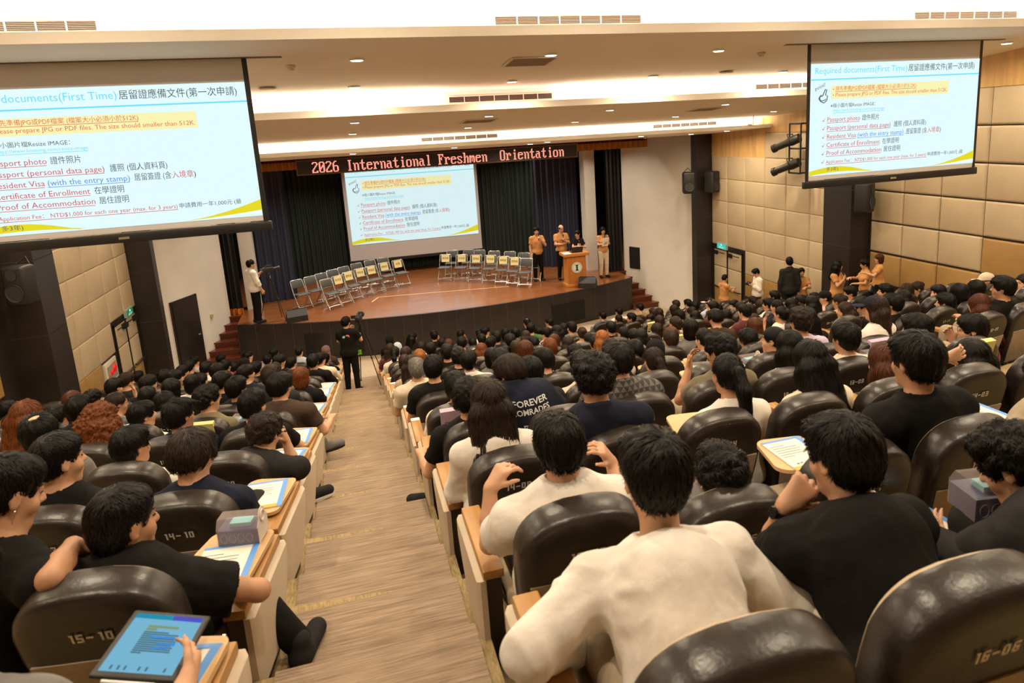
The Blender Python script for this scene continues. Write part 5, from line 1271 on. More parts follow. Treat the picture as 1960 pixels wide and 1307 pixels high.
def chairs():
    P = {}
    z2 = lambda x, y: (480+x/2.45, 240+y/2.45)
    bk = [(205, 722), (267, 706), (318, 691), (372, 674), (423, 660), (482, 644), (545, 629), (606, 618)]
    ft = [(344, 718), (398, 702), (446, 684), (500, 668), (552, 657), (612, 641), (675, 628)]
    br = [(914, 585), (992, 582), (1042, 583), (1110, 588), (1183, 590), (1248, 596), (1305, 600)]
    fr_ = [(882, 604), (958, 604), (1025, 606), (1092, 608), (1152, 613), (1205, 618), (1260, 623)]
    proto = folding_chair(); first = True; sgn = mat('yellow_paper', (.78, .68, .32), .7); ink = mat('sign_ink', (.05, .045, .04), .7)
    for rows, nm, side, has in ((bk, 'back', 'left', []), (ft, 'front', 'left', range(1, 7)), (br, 'back', 'right', []), (fr_, 'front', 'right', range(0, 6))):
        for k, (x, y) in enumerate(rows):
            q = at(*z2(x+24, y+8), 'z', ZS+.815); a = math.atan2(XC-q.x, -(q.y-13))      # backs towards the curtain, seats to the audience
            rz = (.62 if side == 'left' else -.62)*(1-.35*k/7 if side == 'left' else .65+.35*k/7)
            lb = f'grey folding chair, {ORD[k]} from left, {nm} row, stage {side}' + (', with yellow name sheet' if k in has else '')
            if first: o = proto; o.location = (q.x, q.y, ZS); o.rotation_euler = (0, 0, rz); tag(o, lb, 'chair', 'folding chairs on the stage'); first = False
            else: o = dup(proto, (q.x, q.y, ZS), rz, lb, 'folding chairs on the stage')
            if k in has:
                e = empty('name_sheet', (q.x, q.y, ZS), rz, label=f'yellow name sheet on the {ORD[k]} chair of the front row on stage {side}', cat='sheet', group='yellow name sheets on stage chairs')
                b = MB(); M = Matrix.Translation((0, .150, .70)) @ Matrix.Rotation(-.22, 4, 'X'); b.box((-.13, -.004, -.11), (.13, 0, .125), 0, M); b.obj('paper', sgn, e)
                me = text_mesh(['師長席', '校長室', '國際處', '學務處', '教務處', '總務處', '來賓'][k], .085, align='CENTER', w=.2 if k != 6 else .14); me.materials.append(ink); t = link('lettering', me, e); t.matrix_local = M @ Matrix.Translation((0, -.005, -.02)) @ Matrix.Rotation(PI/2, 4, 'X')
chairs()
def podium():
    e = empty('podium', (5.80, 16.95, ZS), label='orange wooden podium with a round emblem standing at stage right', cat='podium'); wd_ = mat('podium_wood', (.50, .20, .045), .35, noise=((30, 30, 2), .12)); 
    b = MB(); b.rbox((-.34, -.22, 0), (.34, .26, .09), .01); b.obj('base', wd_, e, smooth=.7)
    b = MB(); b.box((-.29, -.17, .09), (.29, .22, .93)); 
    for k in range(23): x = -.286+k*.026; b.tube([(x, -.17, .10), (x, -.17, .93)], .011, 6)
    b.obj('fluted_body', wd_, e, smooth=.9)
    b = MB(); b.rbox((-.40, -.25, .93), (.40, .28, 1.02), .012); b.obj('top', wd_, e, smooth=.7)
    em = empty('emblem', (0, -.187, .58)); em.parent = e; R = Matrix.Rotation(PI/2, 4, 'X')
    b = MB(); b.lathe([(.001, 0), (.165, 0), (.165, .012), (.001, .012)], 32, M=R); b.obj('disc', mat('emblem_white', (.75, .74, .70), .5), em)
    dg_ = mat('emblem_green', (.015, .05, .035), .5); b = MB(); b.prism([(-.055, .09), (.055, .09), (.055, .075), (.028, .06), (.028, -.05), (.05, -.075), (.05, -.095), (-.05, -.095), (-.05, -.075), (-.028, -.05), (-.028, .06), (-.055, .075)], -.016, -.012, 'y'); b.obj('device', dg_, em)
    b = MB()
    for k in range(26):
        a = 2*PI*k/26; b.box((-.006, -.0145, .128), (.006, -.012, .150), 0, Matrix.Rotation(a, 4, 'Y'))
    b.obj('rim_lettering', dg_, em)
    lp = empty('laptop', (5.86, 16.98, ZS+1.02), PI, label='black laptop open on the podium top', cat='laptop'); bl = mat('laptop_black', (.015, .015, .016), .4)
    b = MB(); b.rbox((-.17, -.12, 0), (.17, .12, .016), .004); b.obj('keyboard_base', bl, lp); b = MB(); b.rbox((-.17, .12, .01), (.17, .128, .2), .003, 0, Matrix.Rotation(-.2, 4, 'X')); b.obj('lid', bl, lp)
    b = MB(); b.box((-.11, -.15, 0), (.11, .15, .008)); o = b.obj('paper_stack', mat('paper_white', (.8, .78, .74), .7), loc=(5.52, 16.86, ZS+1.02), label='white papers lying on the left of the podium top', cat='paper')
podium()
def wedge(x, y, rz, lb):
    e = empty('floor_monitor', (x, y, ZS), rz, label=lb, cat='speaker'); m = mat('monitor_black', (.012, .012, .012), .6); b = MB(); b.prism([(-.17, 0), (.19, 0), (.19, .15), (.02, .31), (-.17, .12)], -.26, .26, 'x'); b.obj('cabinet', m, e)
    b = MB(); b.prism([(-.165, .13), (.015, .315), (.02, .322), (-.172, .135)], -.23, .23, 'x'); b.obj('speaker_grille', mat('monitor_mesh', (.03, .03, .03), .8), e)
wedge(-2.2, 16.75, PI+.2, 'black wedge floor monitor on the left stage edge'); wedge(6.05, 16.55, PI-.5, 'black wedge floor monitor on the right stage edge by the podium')
def mic(hand, d, lb, k=1):
    e = empty('microphone', hand, label=lb, cat='microphone'); d = Vector(d).normalized(); u = Vector((0, 0, 0))
    b = MB(); b.tube([-d*.10, d*.10], [.011, .014], 8); b.obj('handle', M_blkm, e, smooth=.8); b = MB(); b.ball(d*.12, .026, n=12); b.obj('grille_head', mat('mic_mesh', (.05, .05, .055), .5, .5), e, smooth=3.2)
def standing(px, py, base, face, lb, yaw=0, pitch=0, arms=('hang', 'hang'), stature=1.62, pos=None, female=False, hair='short', hc='k', top='orange', pants='black', vs=.014, twist=0, **kw):
    """feet at pos or under the head pixel; face: heading of the body (0 looks to the stage)"""
    J = fig_joints('stand', yaw=yaw, pitch=pitch, arms=arms, female=female, twist=twist)
    o = person(J, (0, 0, 0), 0, vs, hair, hc, top, pants=pants, label=lb, hi=True, **kw)
    o.location = pos; o.rotation_euler = (0, 0, -math.radians(face)); s = stature/1.66; o.scale = (s, s, s)
    return o, J
def wpt(o, p):
    bpy.context.view_layer.update(); return o.matrix_world @ Vector(p)
z2 = lambda x, y: (480+x/2.45, 240+y/2.45)
def ground(px, py): return at(px, py, 'z', ZS)
def palm(J, i): return J['wr'][i]+unit(np.array(J['hd'][i]))*.075+unit(np.array(J['hn'][i]))*.02
q = ground(*z2(1352, 728)); o, J = standing(0, 0, 0, 180, 'man in ochre t-shirt and black trousers speaking into a microphone left of the podium', arms=(dict(el=(-.24, .10, 1.12), wr=(-.07, .19, 1.33), hd=(.5, .2, .6), hn=(.4, -.6, .2), curl=.9), 'hang'), stature=1.68, pos=(q.x, q.y, ZS), tone=0, yaw=8, vs=.011, top='orange')
# (figures on stage look to the audience; their own left hand is index 0 when facing away)
mic(wpt(o, palm(J, 0)), (.05, .12, .9), 'black microphone held by the ochre-shirted man left of the podium')
b = MB(); b.box((-.105, -.004, -.15), (.105, .004, .15)); pp = wpt(o, palm(J, 1)); b.obj('paper_stack', mat('paper_white', (.8, .78, .74), .7), loc=pp+Vector((.02, 0, -.02)), label='white papers held in the hand of the man left of the podium', cat='paper').rotation_euler = (.3, .25, .6)
q = ground(*z2(1465, 722)); o, J = standing(0, 0, 0, 175, 'balding man in ochre t-shirt with a microphone standing behind the podium edge', arms=(dict(el=(-.22, .08, 1.12), wr=(-.03, .20, 1.22), hd=(.4, .3, .6), hn=(.4, -.6, .2), curl=.9), dict(el=(.22, .08, 1.12), wr=(.06, .22, 1.12), hd=(-.7, .4, .1), hn=(0, -.4, .6))), stature=1.72, pos=(q.x, q.y, ZS), hair='bald', tone=0, pitch=12, vs=.011, glasses=True)
mic(wpt(o, palm(J, 0)), (.0, -.2, .9), 'black microphone held before the chest of the balding man')
o, J = standing(0, 0, 0, 185, 'person with short black hair and black t-shirt standing behind the podium', arms=(dict(el=(-.24, .10, 1.12), wr=(-.04, .21, 1.18), hd=(.5, .3, .5), hn=(.4, -.6, .2), curl=.9), 'desk'), stature=1.55, pos=(6.12, 17.55, ZS), top='black', yaw=40, pitch=8, female=True, hair='short', vs=.011)
mic(wpt(o, palm(J, 0)), (.1, -.1, .9), 'black microphone held by the person behind the podium')
q = ground(*z2(1658, 712)); o, J = standing(0, 0, 0, 180, 'woman with long black hair, ochre top and cream trousers at the right stage end', arms=(dict(el=(-.19, .05, 1.12), wr=(-.05, .19, 1.24), hd=(.5, .2, .6), hn=(.4, -.6, .2), curl=.9), dict(el=(.19, .06, 1.12), wr=(.04, .2, 1.15), hd=(-.7, .3, .3), hn=(0, -.5, .5))), stature=1.58, pos=(q.x, q.y, ZS), top='orange', pants='cream', female=True, hair='longside', vs=.011, loose=.004, pitch=4)
mic(wpt(o, palm(J, 0)), (.05, 0, .9), 'black microphone held by the woman at the right stage end')
b = MB(); b.box((-.105, -.004, -.14), (.105, .004, .14)); b.obj('paper_stack', mat('paper_white', (.8, .78, .74), .7), loc=wpt(o, V3(.0, .24, 1.22)), label='white sheets held by the woman at the right stage end', cat='paper').rotation_euler = (.35, 0, .1)
# ---- video cameras on tripods
def video_camera(loc, head, foot, rz, lb, lb2):
    e = empty('tripod', loc, label=lb, cat='tripod'); h = head
    b = MB(); b.tube([(0, 0, h-.35), (0, 0, h)], .016, 8); b.lathe([(.035, h-.06), (.035, h), (.025, h+.02)], 12); b.obj('centre_column', M_blkm, e, smooth=.8)
    for fx, fy in foot:
        b = MB(); b.tube([(fx*.06, fy*.06, h-.06), (fx*.55, fy*.55, h*.46)], .015, 6); b.tube([(fx*.52, fy*.52, h*.49), (fx, fy, .01)], .010, 6); b.ball((fx*.55, fy*.55, h*.46), .022, n=8); l = b.obj('leg', M_blkm, e, smooth=1)
        b = MB(); b.ball((fx, fy, .015), .02, n=8); b.obj('rubber_foot', M_blkm, l, smooth=3)
    b = MB(); b.tube([(0, 0, h-.02), (-.12*math.cos(rz)-.1*math.sin(rz), -.12*math.sin(rz)-.25, h-.14)], .008, 6); b.obj('pan_handle', M_blkm, e)
    c = empty('video_camera', Vector(loc)+Vector((0, 0, h+.02)), rz, label=lb2, cat='camera'); cm = mat('camera_black', (.014, .014, .015), .45)
    b = MB(); b.rbox((-.05, -.16, .0), (.05, .12, .12), .012); b.obj('body', cm, c, smooth=.8)
    b = MB(); b.tube([(0, .12, .06), (0, .24, .06)], [.04, .045], 14); b.tube([(0, .24, .06), (0, .29, .06)], [.055, .062], 14); b.obj('lens', cm, c, smooth=.6)
    b = MB(); b.tube([(0, -.10, .12), (0, -.08, .17), (0, .08, .17), (0, .10, .12)], .012, 8); b.obj('top_handle', cm, c, smooth=.8)
    b = MB(); b.rbox((-.16, -.02, .05), (-.055, .0, .12), .004, 0); b.obj('monitor', cm, c)
    b = MB(); b.tube([(.03, -.16, .09), (.03, -.24, .10)], .022, 10); b.obj('viewfinder', cm, c, smooth=.8)
    return c
q = ground(*z2(38, 925)); o, J = standing(0, 0, 0, 62, 'man in white shirt filming with a tripod camera on the left stage edge', arms=(dict(el=(-.2, .12, 1.14), wr=(-.02, .28, 1.34), hd=(.3, .6, .5), hn=(.7, 0, -.2), curl=.8), dict(el=(.24, .02, 1.12), wr=(.25, .1, .9), hd=(0, .3, -1), hn=(-1, 0, 0))), stature=1.70, pos=(q.x, q.y, ZS), top='white', pants='black', hair='thin', tone=0, yaw=5, sleeve=1.5, collar=1, glasses=True, loose=.012, vs=.011)
video_camera((q.x+.42, q.y+.05, ZS), 1.33, [(-.38, .05), (.28, -.2), (.15, .3)], -1.1, 'black tripod beside the white-shirted man on the left stage edge', 'black video camera on the tripod at the left stage edge')
# ---- camera man in the aisle
def aisle_man():
    y = 11.35; z = floor_z(-.8, y); p = at(680, 760, 'y', y); hd = at(655, 622, 'y', y)
    x = p.x; st = hd.z-z+.13
    o, J = standing(0, 0, 0, 14, 'camera man in printed black t-shirt and black trousers standing in the aisle', arms=(dict(el=(-.22, .10, 1.14), wr=(-.02, .30, 1.33), hd=(.3, .7, .3), hn=(.8, 0, 0), curl=.8), dict(el=(.25, .10, 1.14), wr=(.18, .30, 1.20), hd=(-.2, .9, .1), hn=(-.6, 0, -.6), curl=.8)), stature=st, pos=((p.x+hd.x)/2+.03, y, z), top='black', pants='black', yaw=12, pitch=4, hair='short', loose=.012, vs=.010)
    s = st/1.66
    # print on the back of the shirt: two flower blobs above a small yellow figure-like patch
    def patch(nm, pts, m, u, v):
        b = MB(); b.ball((0, 0, 0), 1, n=14, sc=pts); t = b.obj(nm, m, o, smooth=3.2); t.location = (u, -.112+.0*v, v); t.scale = (1, .35, 1); return t
    for (u, v, r, c) in ((-.045, 1.27, .036, S(150, 190, 200)), (.03, 1.285, .044, S(210, 110, 80)), (.02, 1.25, .032, S(200, 205, 190)), (-.055, 1.235, .02, S(120, 150, 160)), (.0, 1.10, .035, S(225, 180, 40)), (.012, 1.075, .03, S(225, 180, 40)), (0, 1.17, .008, S(220, 220, 200))):
        patch('shirt_print', (r, .02, r), mat('print_%d_%d' % (int(u*1000)+99, int(v*1000)), c, .8), u, v)
    for k in range(4): 
        b = MB(); b.box((0, 0, 0), (.045, .012, .045)); t = b.obj('green_tag', mat('tag_green', (.12, .42, .02), .6), o); t.location = (.17+.05*(k % 2), -.03, .90-.055*(k//2)+.01*(k % 2))
    video_camera((o.location.x+.26, y+.36, z-.02), 1.40, [(.30, -.32), (.42, .15), (-.10, .35)], -.22, 'black tripod standing in the aisle before the camera man', 'black video camera on the aisle tripod in front of the camera man')
aisle_man()
# ---- helpers and guests standing along the right wall
def wall_person(px, py, x, face, lb, st0=None, **kw):
    q = at(px, py, 'x', x); z = floor_z(x, q.y); st = q.z-z+.11
    if st0: z = q.z+.11-st0; st = st0
    return standing(0, 0, 0, face, lb, stature=st, pos=(q.x, q.y, z), vs=.012, **kw)
wall_person(1386, 535, 8.7, 75, 'person in ochre t-shirt and grey trousers holding papers at the padded door', female=True, hair='crop', top='orange', pants='grey', arms=('desk', 'desk'), pitch=14)
o, J = wall_person(1450, 524, 8.7, -80, 'man in loose white shirt looking at a camera beside the right wall', top='white', pants='charcoal', sleeve=1.9, loose=.014, arms=('phone', 'phone'), pitch=26, hair='short')
b = MB(); b.rbox((-.06, -.035, -.045), (.06, .035, .045), .01); b.tube([(0, .03, 0), (0, .10, 0)], .034, 12); b.obj('photo_camera', mat('camera_black', (.014, .014, .015), .45), loc=wpt(o, (palm(J, 0)+palm(J, 1))/2), smooth=.8, label='black photo camera in the hands of the white-shirted man at the right wall', cat='camera').rotation_euler = (0, 0, 1.4)
wall_person(1511, 503, 8.6, 20, 'man in black suit seen from behind beside the right wall', top='charcoal', pants='black', sleeve=1.95, loose=.004, hair='crop', collar=1, hem=.70)
wall_person(1534, 524, 8.95, -150, 'person in ochre t-shirt facing the man in the black suit', top='orange', pants='grey', hair='short', arms=('desk', 'hang'), yaw=-10)
wall_person(1603, 512, 8.75, 150, 'woman with long black hair in ochre t-shirt, hand on hip, before the dark column', top='orange', pants='black', female=True, hair='longside', glasses=True, yaw=-42, arms=(dict(el=(-.33, .02, 1.16), wr=(-.17, .06, 1.0), hd=(.4, .3, -.4), hn=(.6, 0, 0)), dict(el=(.22, .10, 1.15), wr=(.07, .18, 1.28), hd=(-.6, .1, .6), hn=(-.2, -.7, 0))), twist=0, loose=.012)
wall_person(1657, 509, 8.95, -70, 'person with short black hair and ochre t-shirt leaning in beside the bob-haired woman', top='orange', pants='black', female=True, hair='short', pitch=10, yaw=10, glasses=True, arms=('lap', 'desk'))
o, J = wall_person(1683, 499, 8.8, -60, 'woman with brown bob and ochre t-shirt standing right of the dark column', top='orange', pants='black', female=True, hair='bob', hc='r', yaw=-15, glasses=True, arms=('desk', dict(el=(.22, .02, 1.12), wr=(.18, .1, .9), hd=(0, .3, -1), hn=(-1, 0, 0))))
b = MB(); b.box((-.04, -.004, -.06), (.04, .004, .06)); b.obj('blue_card', mat('card_blue', S(110, 170, 220), .5), loc=wpt(o, palm(J, 1))+Vector((0, 0, -.06)), label='light blue card in the hand of the brown bob-haired woman', cat='card').rotation_euler = (.1, .2, .3)
# ---- loudspeakers on the columns and the spotlight rig at the right wall
def loudspeaker(loc, rz, lb):
    e = empty('loudspeaker', loc, rz, label=lb, cat='loudspeaker'); m = mat('speaker_black', (.012, .012, .012), .5); b = MB(); b.rbox((-.17, -.15, -.30), (.17, .15, .30), .05, seg=3); b.obj('cabinet', m, e, smooth=.8)
    b = MB(); b.lathe([(.135, 0), (.135, .012), (.11, .0), (.04, -.03), (.001, -.02)], 22, M=Matrix.Translation((0, -.155, -.10)) @ Matrix.Rotation(PI/2, 4, 'X')); b.obj('woofer', mat('speaker_cone', (.03, .03, .03), .7), e, smooth=.9)
    b = MB(); b.lathe([(.085, .004), (.07, -.0), (.02, -.03), (.001, -.03)], 18, M=Matrix.Translation((0, -.155, .17)) @ Matrix.Rotation(PI/2, 4, 'X')); b.obj('horn', mat('speaker_cone', (.03, .03, .03), .7), e, smooth=.9)
    b = MB(); b.tube([(0, .15, .1), (0, .27, .14)], .02, 6); b.tube([(-.10, .12, .3), (0, .2, .4), (.10, .12, .3)], .010, 5); b.obj('bracket', M_blkm, e)
loudspeaker((8.62, 14.98, -.16), -.35, 'black loudspeaker left on the far right column'); loudspeaker((9.25, 14.80, -.17), .45, 'black loudspeaker right on the far right column, facing the seats')
loudspeaker((9.30, 8.75, -.12), .5, 'black loudspeaker below the right hanging screen on the dark column'); loudspeaker((-5.42, 9.28, -.30), -.3, 'black loudspeaker under the left hanging screen on the dark column')
def rig():
    e = empty('spotlight_rig', (9.22, 10.75, .26), label='black frame with two spotlights on the right wall, left of the hanging screen', cat='spotlight rig'); b = MB()
    for y in (0, .42): b.tube([(0, y, 0), (0, y, 1.1)], .02, 6)
    for z in (0, .55, 1.1): b.tube([(0, 0, z), (0, .42, z)], .02, 6); b.tube([(0, .1, z), (.38, .1, z)], .02, 6)
    b.obj('frame', M_blkm, e)
    for z in (.18, .72):
        s = empty('spotlight', (-.02, .30, z)); s.parent = e; s.rotation_euler = (-.35, 0, .45)
        b = MB(); b.tube([(0, -.2, 0), (0, .0, 0), (0, .12, 0), (0, .42, 0)], [.10, .11, .085, .08], 14); b.tube([(0, .42, 0), (0, .50, 0)], [.095, .10], 14); b.obj('lamp_housing', M_blkm, s, smooth=.7)
        b = MB(); b.tube([(-.12, 0, 0), (-.12, 0, .16), (.12, 0, .16), (.12, 0, 0)], .012, 6); b.obj('yoke', M_blkm, s)
rig()
# ---------------------------------------------------------------- the people nearest the camera, posed one by one
build_audience()
HB = {}
class Hero:
    def __init__(s, r, c, head, hy, yaw=0, pitch=0, roll=0, female=False, slump=0, twist=0, neck=1.0, dz=0, side=0):
        s.p, s.a = seat_pos(r, c); s.M = Matrix.Translation(s.p) @ Matrix.Rotation(s.a, 4, 'Z'); s.I = s.M.inverted(); s.r, s.c = r, c
        J = fig_joints('sit', yaw=yaw-twist, pitch=pitch, roll=roll, female=female, twist=twist, neck=neck); s.J = J
        Hd = s.L(head[0], head[1], hy); d = Hd-J['H']; s.d = d
        J['H'] = Hd; J['nb'] = J['nb']+d; J['chest'] = J['chest']+d*.62; J['sh'] = [q+d for q in J['sh']]; J['pel'] = J['pel']+V3(d[0]*.35, 0, d[2]*.2)
        J['el'] = [q+d for q in J['el']]; J['wr'] = [q+d for q in J['wr']]
        J['hip'] = [q+V3(d[0]*.35, 0, 0) for q in J['hip']]
    def L(s, px, py, yl):
        c = s.I @ CAM; dr = s.I.to_3x3() @ ray(px, py); return np.array(c+dr*((yl-c.y)/dr.y))
    def arm(s, i, el, wr, tip=None, hn=(0, 0, -1), curl=.45):
        J = s.J; e = s.L(*el) if len(el) == 3 and abs(el[0]) > 3 else np.array(el, float); w = s.L(*wr) if len(wr) == 3 and abs(wr[0]) > 3 else np.array(wr, float)
        UA, FA = (.255, .235) if J['female'] else (.285, .25)
        # keep the bones near human length, bending the forearm towards the wanted wrist
        v = e-J['sh'][i]; n = np.linalg.norm(v); e = J['sh'][i]+v/n*min(max(n, UA*.8), UA*1.1); v = w-e; n = np.linalg.norm(v); w = e+v/n*min(max(n, FA*.8), FA*1.12)
        J['el'][i], J['wr'][i] = e, w; J['hd'][i] = (s.L(*tip)-w) if tip is not None else w-e; J['hn'][i] = np.array(hn, float); J['grip'][i] = curl
    def build(s, label, **kw):
        kw.setdefault('vs', .0085); kw.setdefault('hi', True)
        s.o = person(s.J, s.p, s.a, label=label, group=None, **kw); return s.o
    def part(s, b, name, m, smooth=1.0): return b.obj(name, m, s.o, smooth=smooth)
    def watch(s, i, m, k=.9):
        w, e = s.J['wr'][i], s.J['el'][i]; d = unit(w-e); c = w-d*.02; b = MB()
        b.tube([c-d*.011, c+d*.011], .0305, 18, cap=False); f = b.obj('wrist_watch', m, s.o, smooth=1.0)
        n = unit(np.cross(d, V3(0, 1, 0))) if abs(d[1]) < .9 else V3(0, 0, 1); n = -n if (n@V3(0, -1, .3)) < 0 else n
        b = MB(); b.tube([c+n*.028, c+n*.038], .019, 16); b.obj('dial', mat('watch_dial', (.02, .02, .022), .2), f, smooth=.8)
wrap_cache = {}
from mathutils.bvhtree import BVHTree
def wrap_text(o, body, size, x, z, m, w=None, rotz=0, off=.003, bold=0, shear=0, outline=False):
    """print on the back of a shirt: flat lettering pressed on the cloth"""
    sh = [c for c in o.children if c.name.startswith('shirt')][0]
    if sh.name not in wrap_cache: wrap_cache[sh.name] = BVHTree.FromPolygons([v.co for v in sh.data.vertices], [p.vertices[:] for p in sh.data.polygons])
    T = wrap_cache[sh.name]; me = text_mesh(body, size, bold=bold, align='CENTER', w=w)
    bm = bmesh.new(); bm.from_mesh(me); bmesh.ops.triangulate(bm, faces=bm.faces[:])
    for _ in range(2): bmesh.ops.subdivide_edges(bm, edges=[e for e in bm.edges if e.calc_length() > .012], cuts=1); bmesh.ops.triangulate(bm, faces=bm.faces[:])
    R = Matrix.Rotation(rotz, 2)
    for v in bm.verts:
        q = R @ Vector((v.co.x, v.co.y)); P = Vector((x+q.x, -1, z+q.y)); h = T.ray_cast(P, Vector((0, 1, 0)))[0]; v.co = (P.x, (h.y if h else .05)-off, P.z)
    bm.to_mesh(me); bm.free(); me.materials.append(m); return link('shirt_print', me, o)
def heroes():
    h = Hero(15, 8, (1070, 856), .20, yaw=2, pitch=8)
    h.arm(0, (938, 1040, .36), (938, 940, .42), (975, 880, .44), hn=(.8, .3, -.3), curl=.75); h.arm(1, (1196, 975, .34), (1176, 905, .46), (1135, 842, .48), hn=(-.7, .3, -.4), curl=.6)
    h.build('person with short black hair and white t-shirt, both hands raised, in seat 15-08', hair='short', top='white', loose=.014, hseed=4)
    wrap_text(h.o, 'NICE GROUND', .018, h.J['nb'][0], h.J['nb'][2]-.085, mat('print_grey', (.25, .24, .23), .8), w=.12)
    h = Hero(16, 8, (1252, 912), .56, yaw=4, pitch=8, roll=2, neck=1.22)
    h.arm(0, (1050, 1215, .46), (1135, 1225, .64)); h.arm(1, (1470, 1130, .46), (1400, 1160, .66))
    h.build('broad person with thick black hair and cream long-sleeved shirt in seat 16-08', hair='short', top='white', sleeve=1.85, loose=.014, hseed=1, vs=.008, pants='khaki', wr=1.7)
    h = Hero(16, 6, (1612, 876), .52, yaw=-8, pitch=10)
    h.arm(0, (1478, 1065, .62), (1500, 975, .60), (1566, 905, .60), hn=(.7, .5, .1), curl=.9); h.arm(1, (1745, 1120, .55), (1650, 1130, .74))
    h.build('person with black t-shirt, black watch and hand on cheek, left of plate 16-06', hair='short', top='black', loose=.012, hseed=2, vs=.008, pants='cream', wr=1.2)
    h.watch(0, mat('watch_strap', (.012, .012, .013), .5))
    h = Hero(15, 2, (1752, 692), .20, yaw=-3, pitch=4); h.build('tall person with short black hair and plain black t-shirt in seat 15-02', hair='short', top='black', loose=.012, hseed=3, tone=1)
    wrap_text(h.o, 'COTTON', .02, h.J['nb'][0]+.055, h.J['nb'][2]-.075, mat('print_beige', (.45, .36, .25), .7), w=.075)
    h = Hero(15, 10, (238, 1004), .26, yaw=38, pitch=4, twist=6)
    h.arm(0, (98, 1108, .03), (134, 1050, .20), (180, 1066, .26), hn=(.3, -.1, -.95), curl=.75); h.arm(1, (462, 1128, .26), (425, 1120, .48))
    f = h.L(533, 1235, .45); h.J['kn'][1] = V3(.16, .62, .37); h.J['an'][1] = V3(.40, .54, .07)
    h.build('person with cropped black hair in a black t-shirt turning right, seat 15-10 beside the aisle', hair='fade', top='black', loose=.02, hseed=5, vs=.008, tone=1, pants='black', wr=1.2)
    h = Hero(14, 12, (113, 883), .18, yaw=38, pitch=4); h.build('person with short black hair and black t-shirt looking right, in front of plate 14-12', hair='fade', top='black', hseed=6, tone=0)
    h = Hero(14, 10, (369, 874), .22, yaw=14, pitch=16); h.build('person with a blue lanyard, navy top and smooth black hair in seat 14-10', hair='bowl', hc='d', top='navy', hseed=2)
    b = MB(); nb = h.J['nb']; b.tube([nb+V3(.075*math.cos(a), .02+.075*math.sin(a), .035+.02*math.sin(a)) for a in np.linspace(-PI*1.1, .3, 16)], .007, 6); h.part(b, 'lanyard', mat('lanyard_blue', S(120, 165, 205), .6))
    b = MB(); b.tube([nb+V3(-.10, -.085, -.02), nb+V3(-.13, -.10, -.12), nb+V3(-.13, -.09, -.3)], .02, 6); h.part(b, 'shoulder_strap', cloth('white'))
    h = Hero(13, 10, (507, 831), .30, yaw=16, pitch=22)
    h.arm(1, (566, 898, .40), (548, 845, .46), (528, 800, .42), hn=(-.8, 0, 0), curl=.6); h.arm(0, (440, 900, .3), (460, 900, .5))
    h.build('person with wavy black hair in charcoal pinstripe shirt, hand on head, in seat 13-10', hair='curly', hc='d', top='charcoal', collar=1, hseed=1)
    h = Hero(15, 12, (14, 948), .26, yaw=38, pitch=20, twist=32); h.build('person with ear stud and black t-shirt cut by the left picture edge', hair='fade', top='black', hseed=2, loose=.014)
    b = MB(); b.ball(h.J['H']+h.J['R']@V3(.083, -.008, -.032), .0045, n=8); h.part(b, 'ear_stud', mat('steel', (.7, .68, .65), .25, 1))
    h = Hero(15, 6, (1376, 915), .16, yaw=-4, pitch=-4, roll=3); h.build('person slouching low with messy black hair in seat 15-06, only the head showing', hair='curly', top='grey', hseed=7)
    h = Hero(16, 4, (1940, 892), .52, yaw=-25, pitch=30)
    h.arm(0, (1862, 1120, .54), (1812, 1066, .72), (1795, 1030, .76), hn=(.6, .3, 0), curl=.4); h.arm(1, (1990, 1080, .54), (1922, 1035, .70), (1870, 1035, .74), hn=(-.3, 0, .9), curl=.5)
    h.build('person with curly black hair holding a phone over a booklet at the right picture edge', hair='curly', top='charcoal', hseed=3, vs=.008, loose=.012)
    pa = [wpt(h.o, palm(h.J, i)) for i in (0, 1)]
    phone(pa[1]+Vector((-.03, .0, .015)), (.25, -.15, 1.1), 'dark brown phone held in the right hand at the right picture edge', 'brown')
    booklet_at((pa[0]+pa[1])/2+Vector((0, .02, -.045)), (.35, 0, .5), 'white and orange booklet held by the curly-haired person at the right edge')
    h = Hero(14, 3, (1857, 686), .22, yaw=-6, pitch=8, female=True)
    h.arm(0, (1735, 712, .18), (1800, 694, .12), (1860, 668, .08), hn=(.3, .9, 0), curl=.35); h.arm(1, (1960, 770, .2), (1918, 722, .12), (1870, 690, .08), hn=(-.3, .9, 0), curl=.35)
    h.build('woman gripping her long black hair with both hands, light blue sleeves', hair='long', top='ltblue', sleeve=1.1, hseed=0)
    h = Hero(15, 1, (2010, 735), .2, yaw=-10, pitch=14)
    h.arm(0, (1868, 868, .34), (1838, 822, .46), (1822, 785, .50), hn=(.8, .3, 0), curl=.8)
    h.build('person with cream t-shirt and steel watch reaching in from the right picture edge', hair='short', top='khaki', sleeve=.8, loose=.02, hseed=4); h.watch(0, mat('steel', (.7, .68, .65), .25, 1))
    phone(wpt(h.o, palm(h.J, 0))+Vector((.06, -.02, -.005)), (.5, .35, -.7), 'black phone in the hand with the steel watch')
    h = Hero(14, 5, (2030, 660), .2, yaw=-10, pitch=14)
    h.arm(0, (1985, 815, .3), (1945, 770, .48), (1905, 742, .52), hn=(.4, 0, .8), curl=.5); h.build('person at the right picture edge pointing at a phone above the paper booklet', hair='short', top='white', hseed=5)
    phone(wpt(h.o, palm(h.J, 0))+Vector((.05, .0, .03)), (.9, .0, -.4), 'black phone above the paper booklet at the right picture edge')
    # jersey
    h = Hero(13, 6, (977, 716), .40, yaw=-32, pitch=26, twist=-6, neck=.42)
    h.arm(0, (880, 810, .4), (900, 800, .6)); h.arm(1, (1105, 810, .35), (1080, 800, .6))
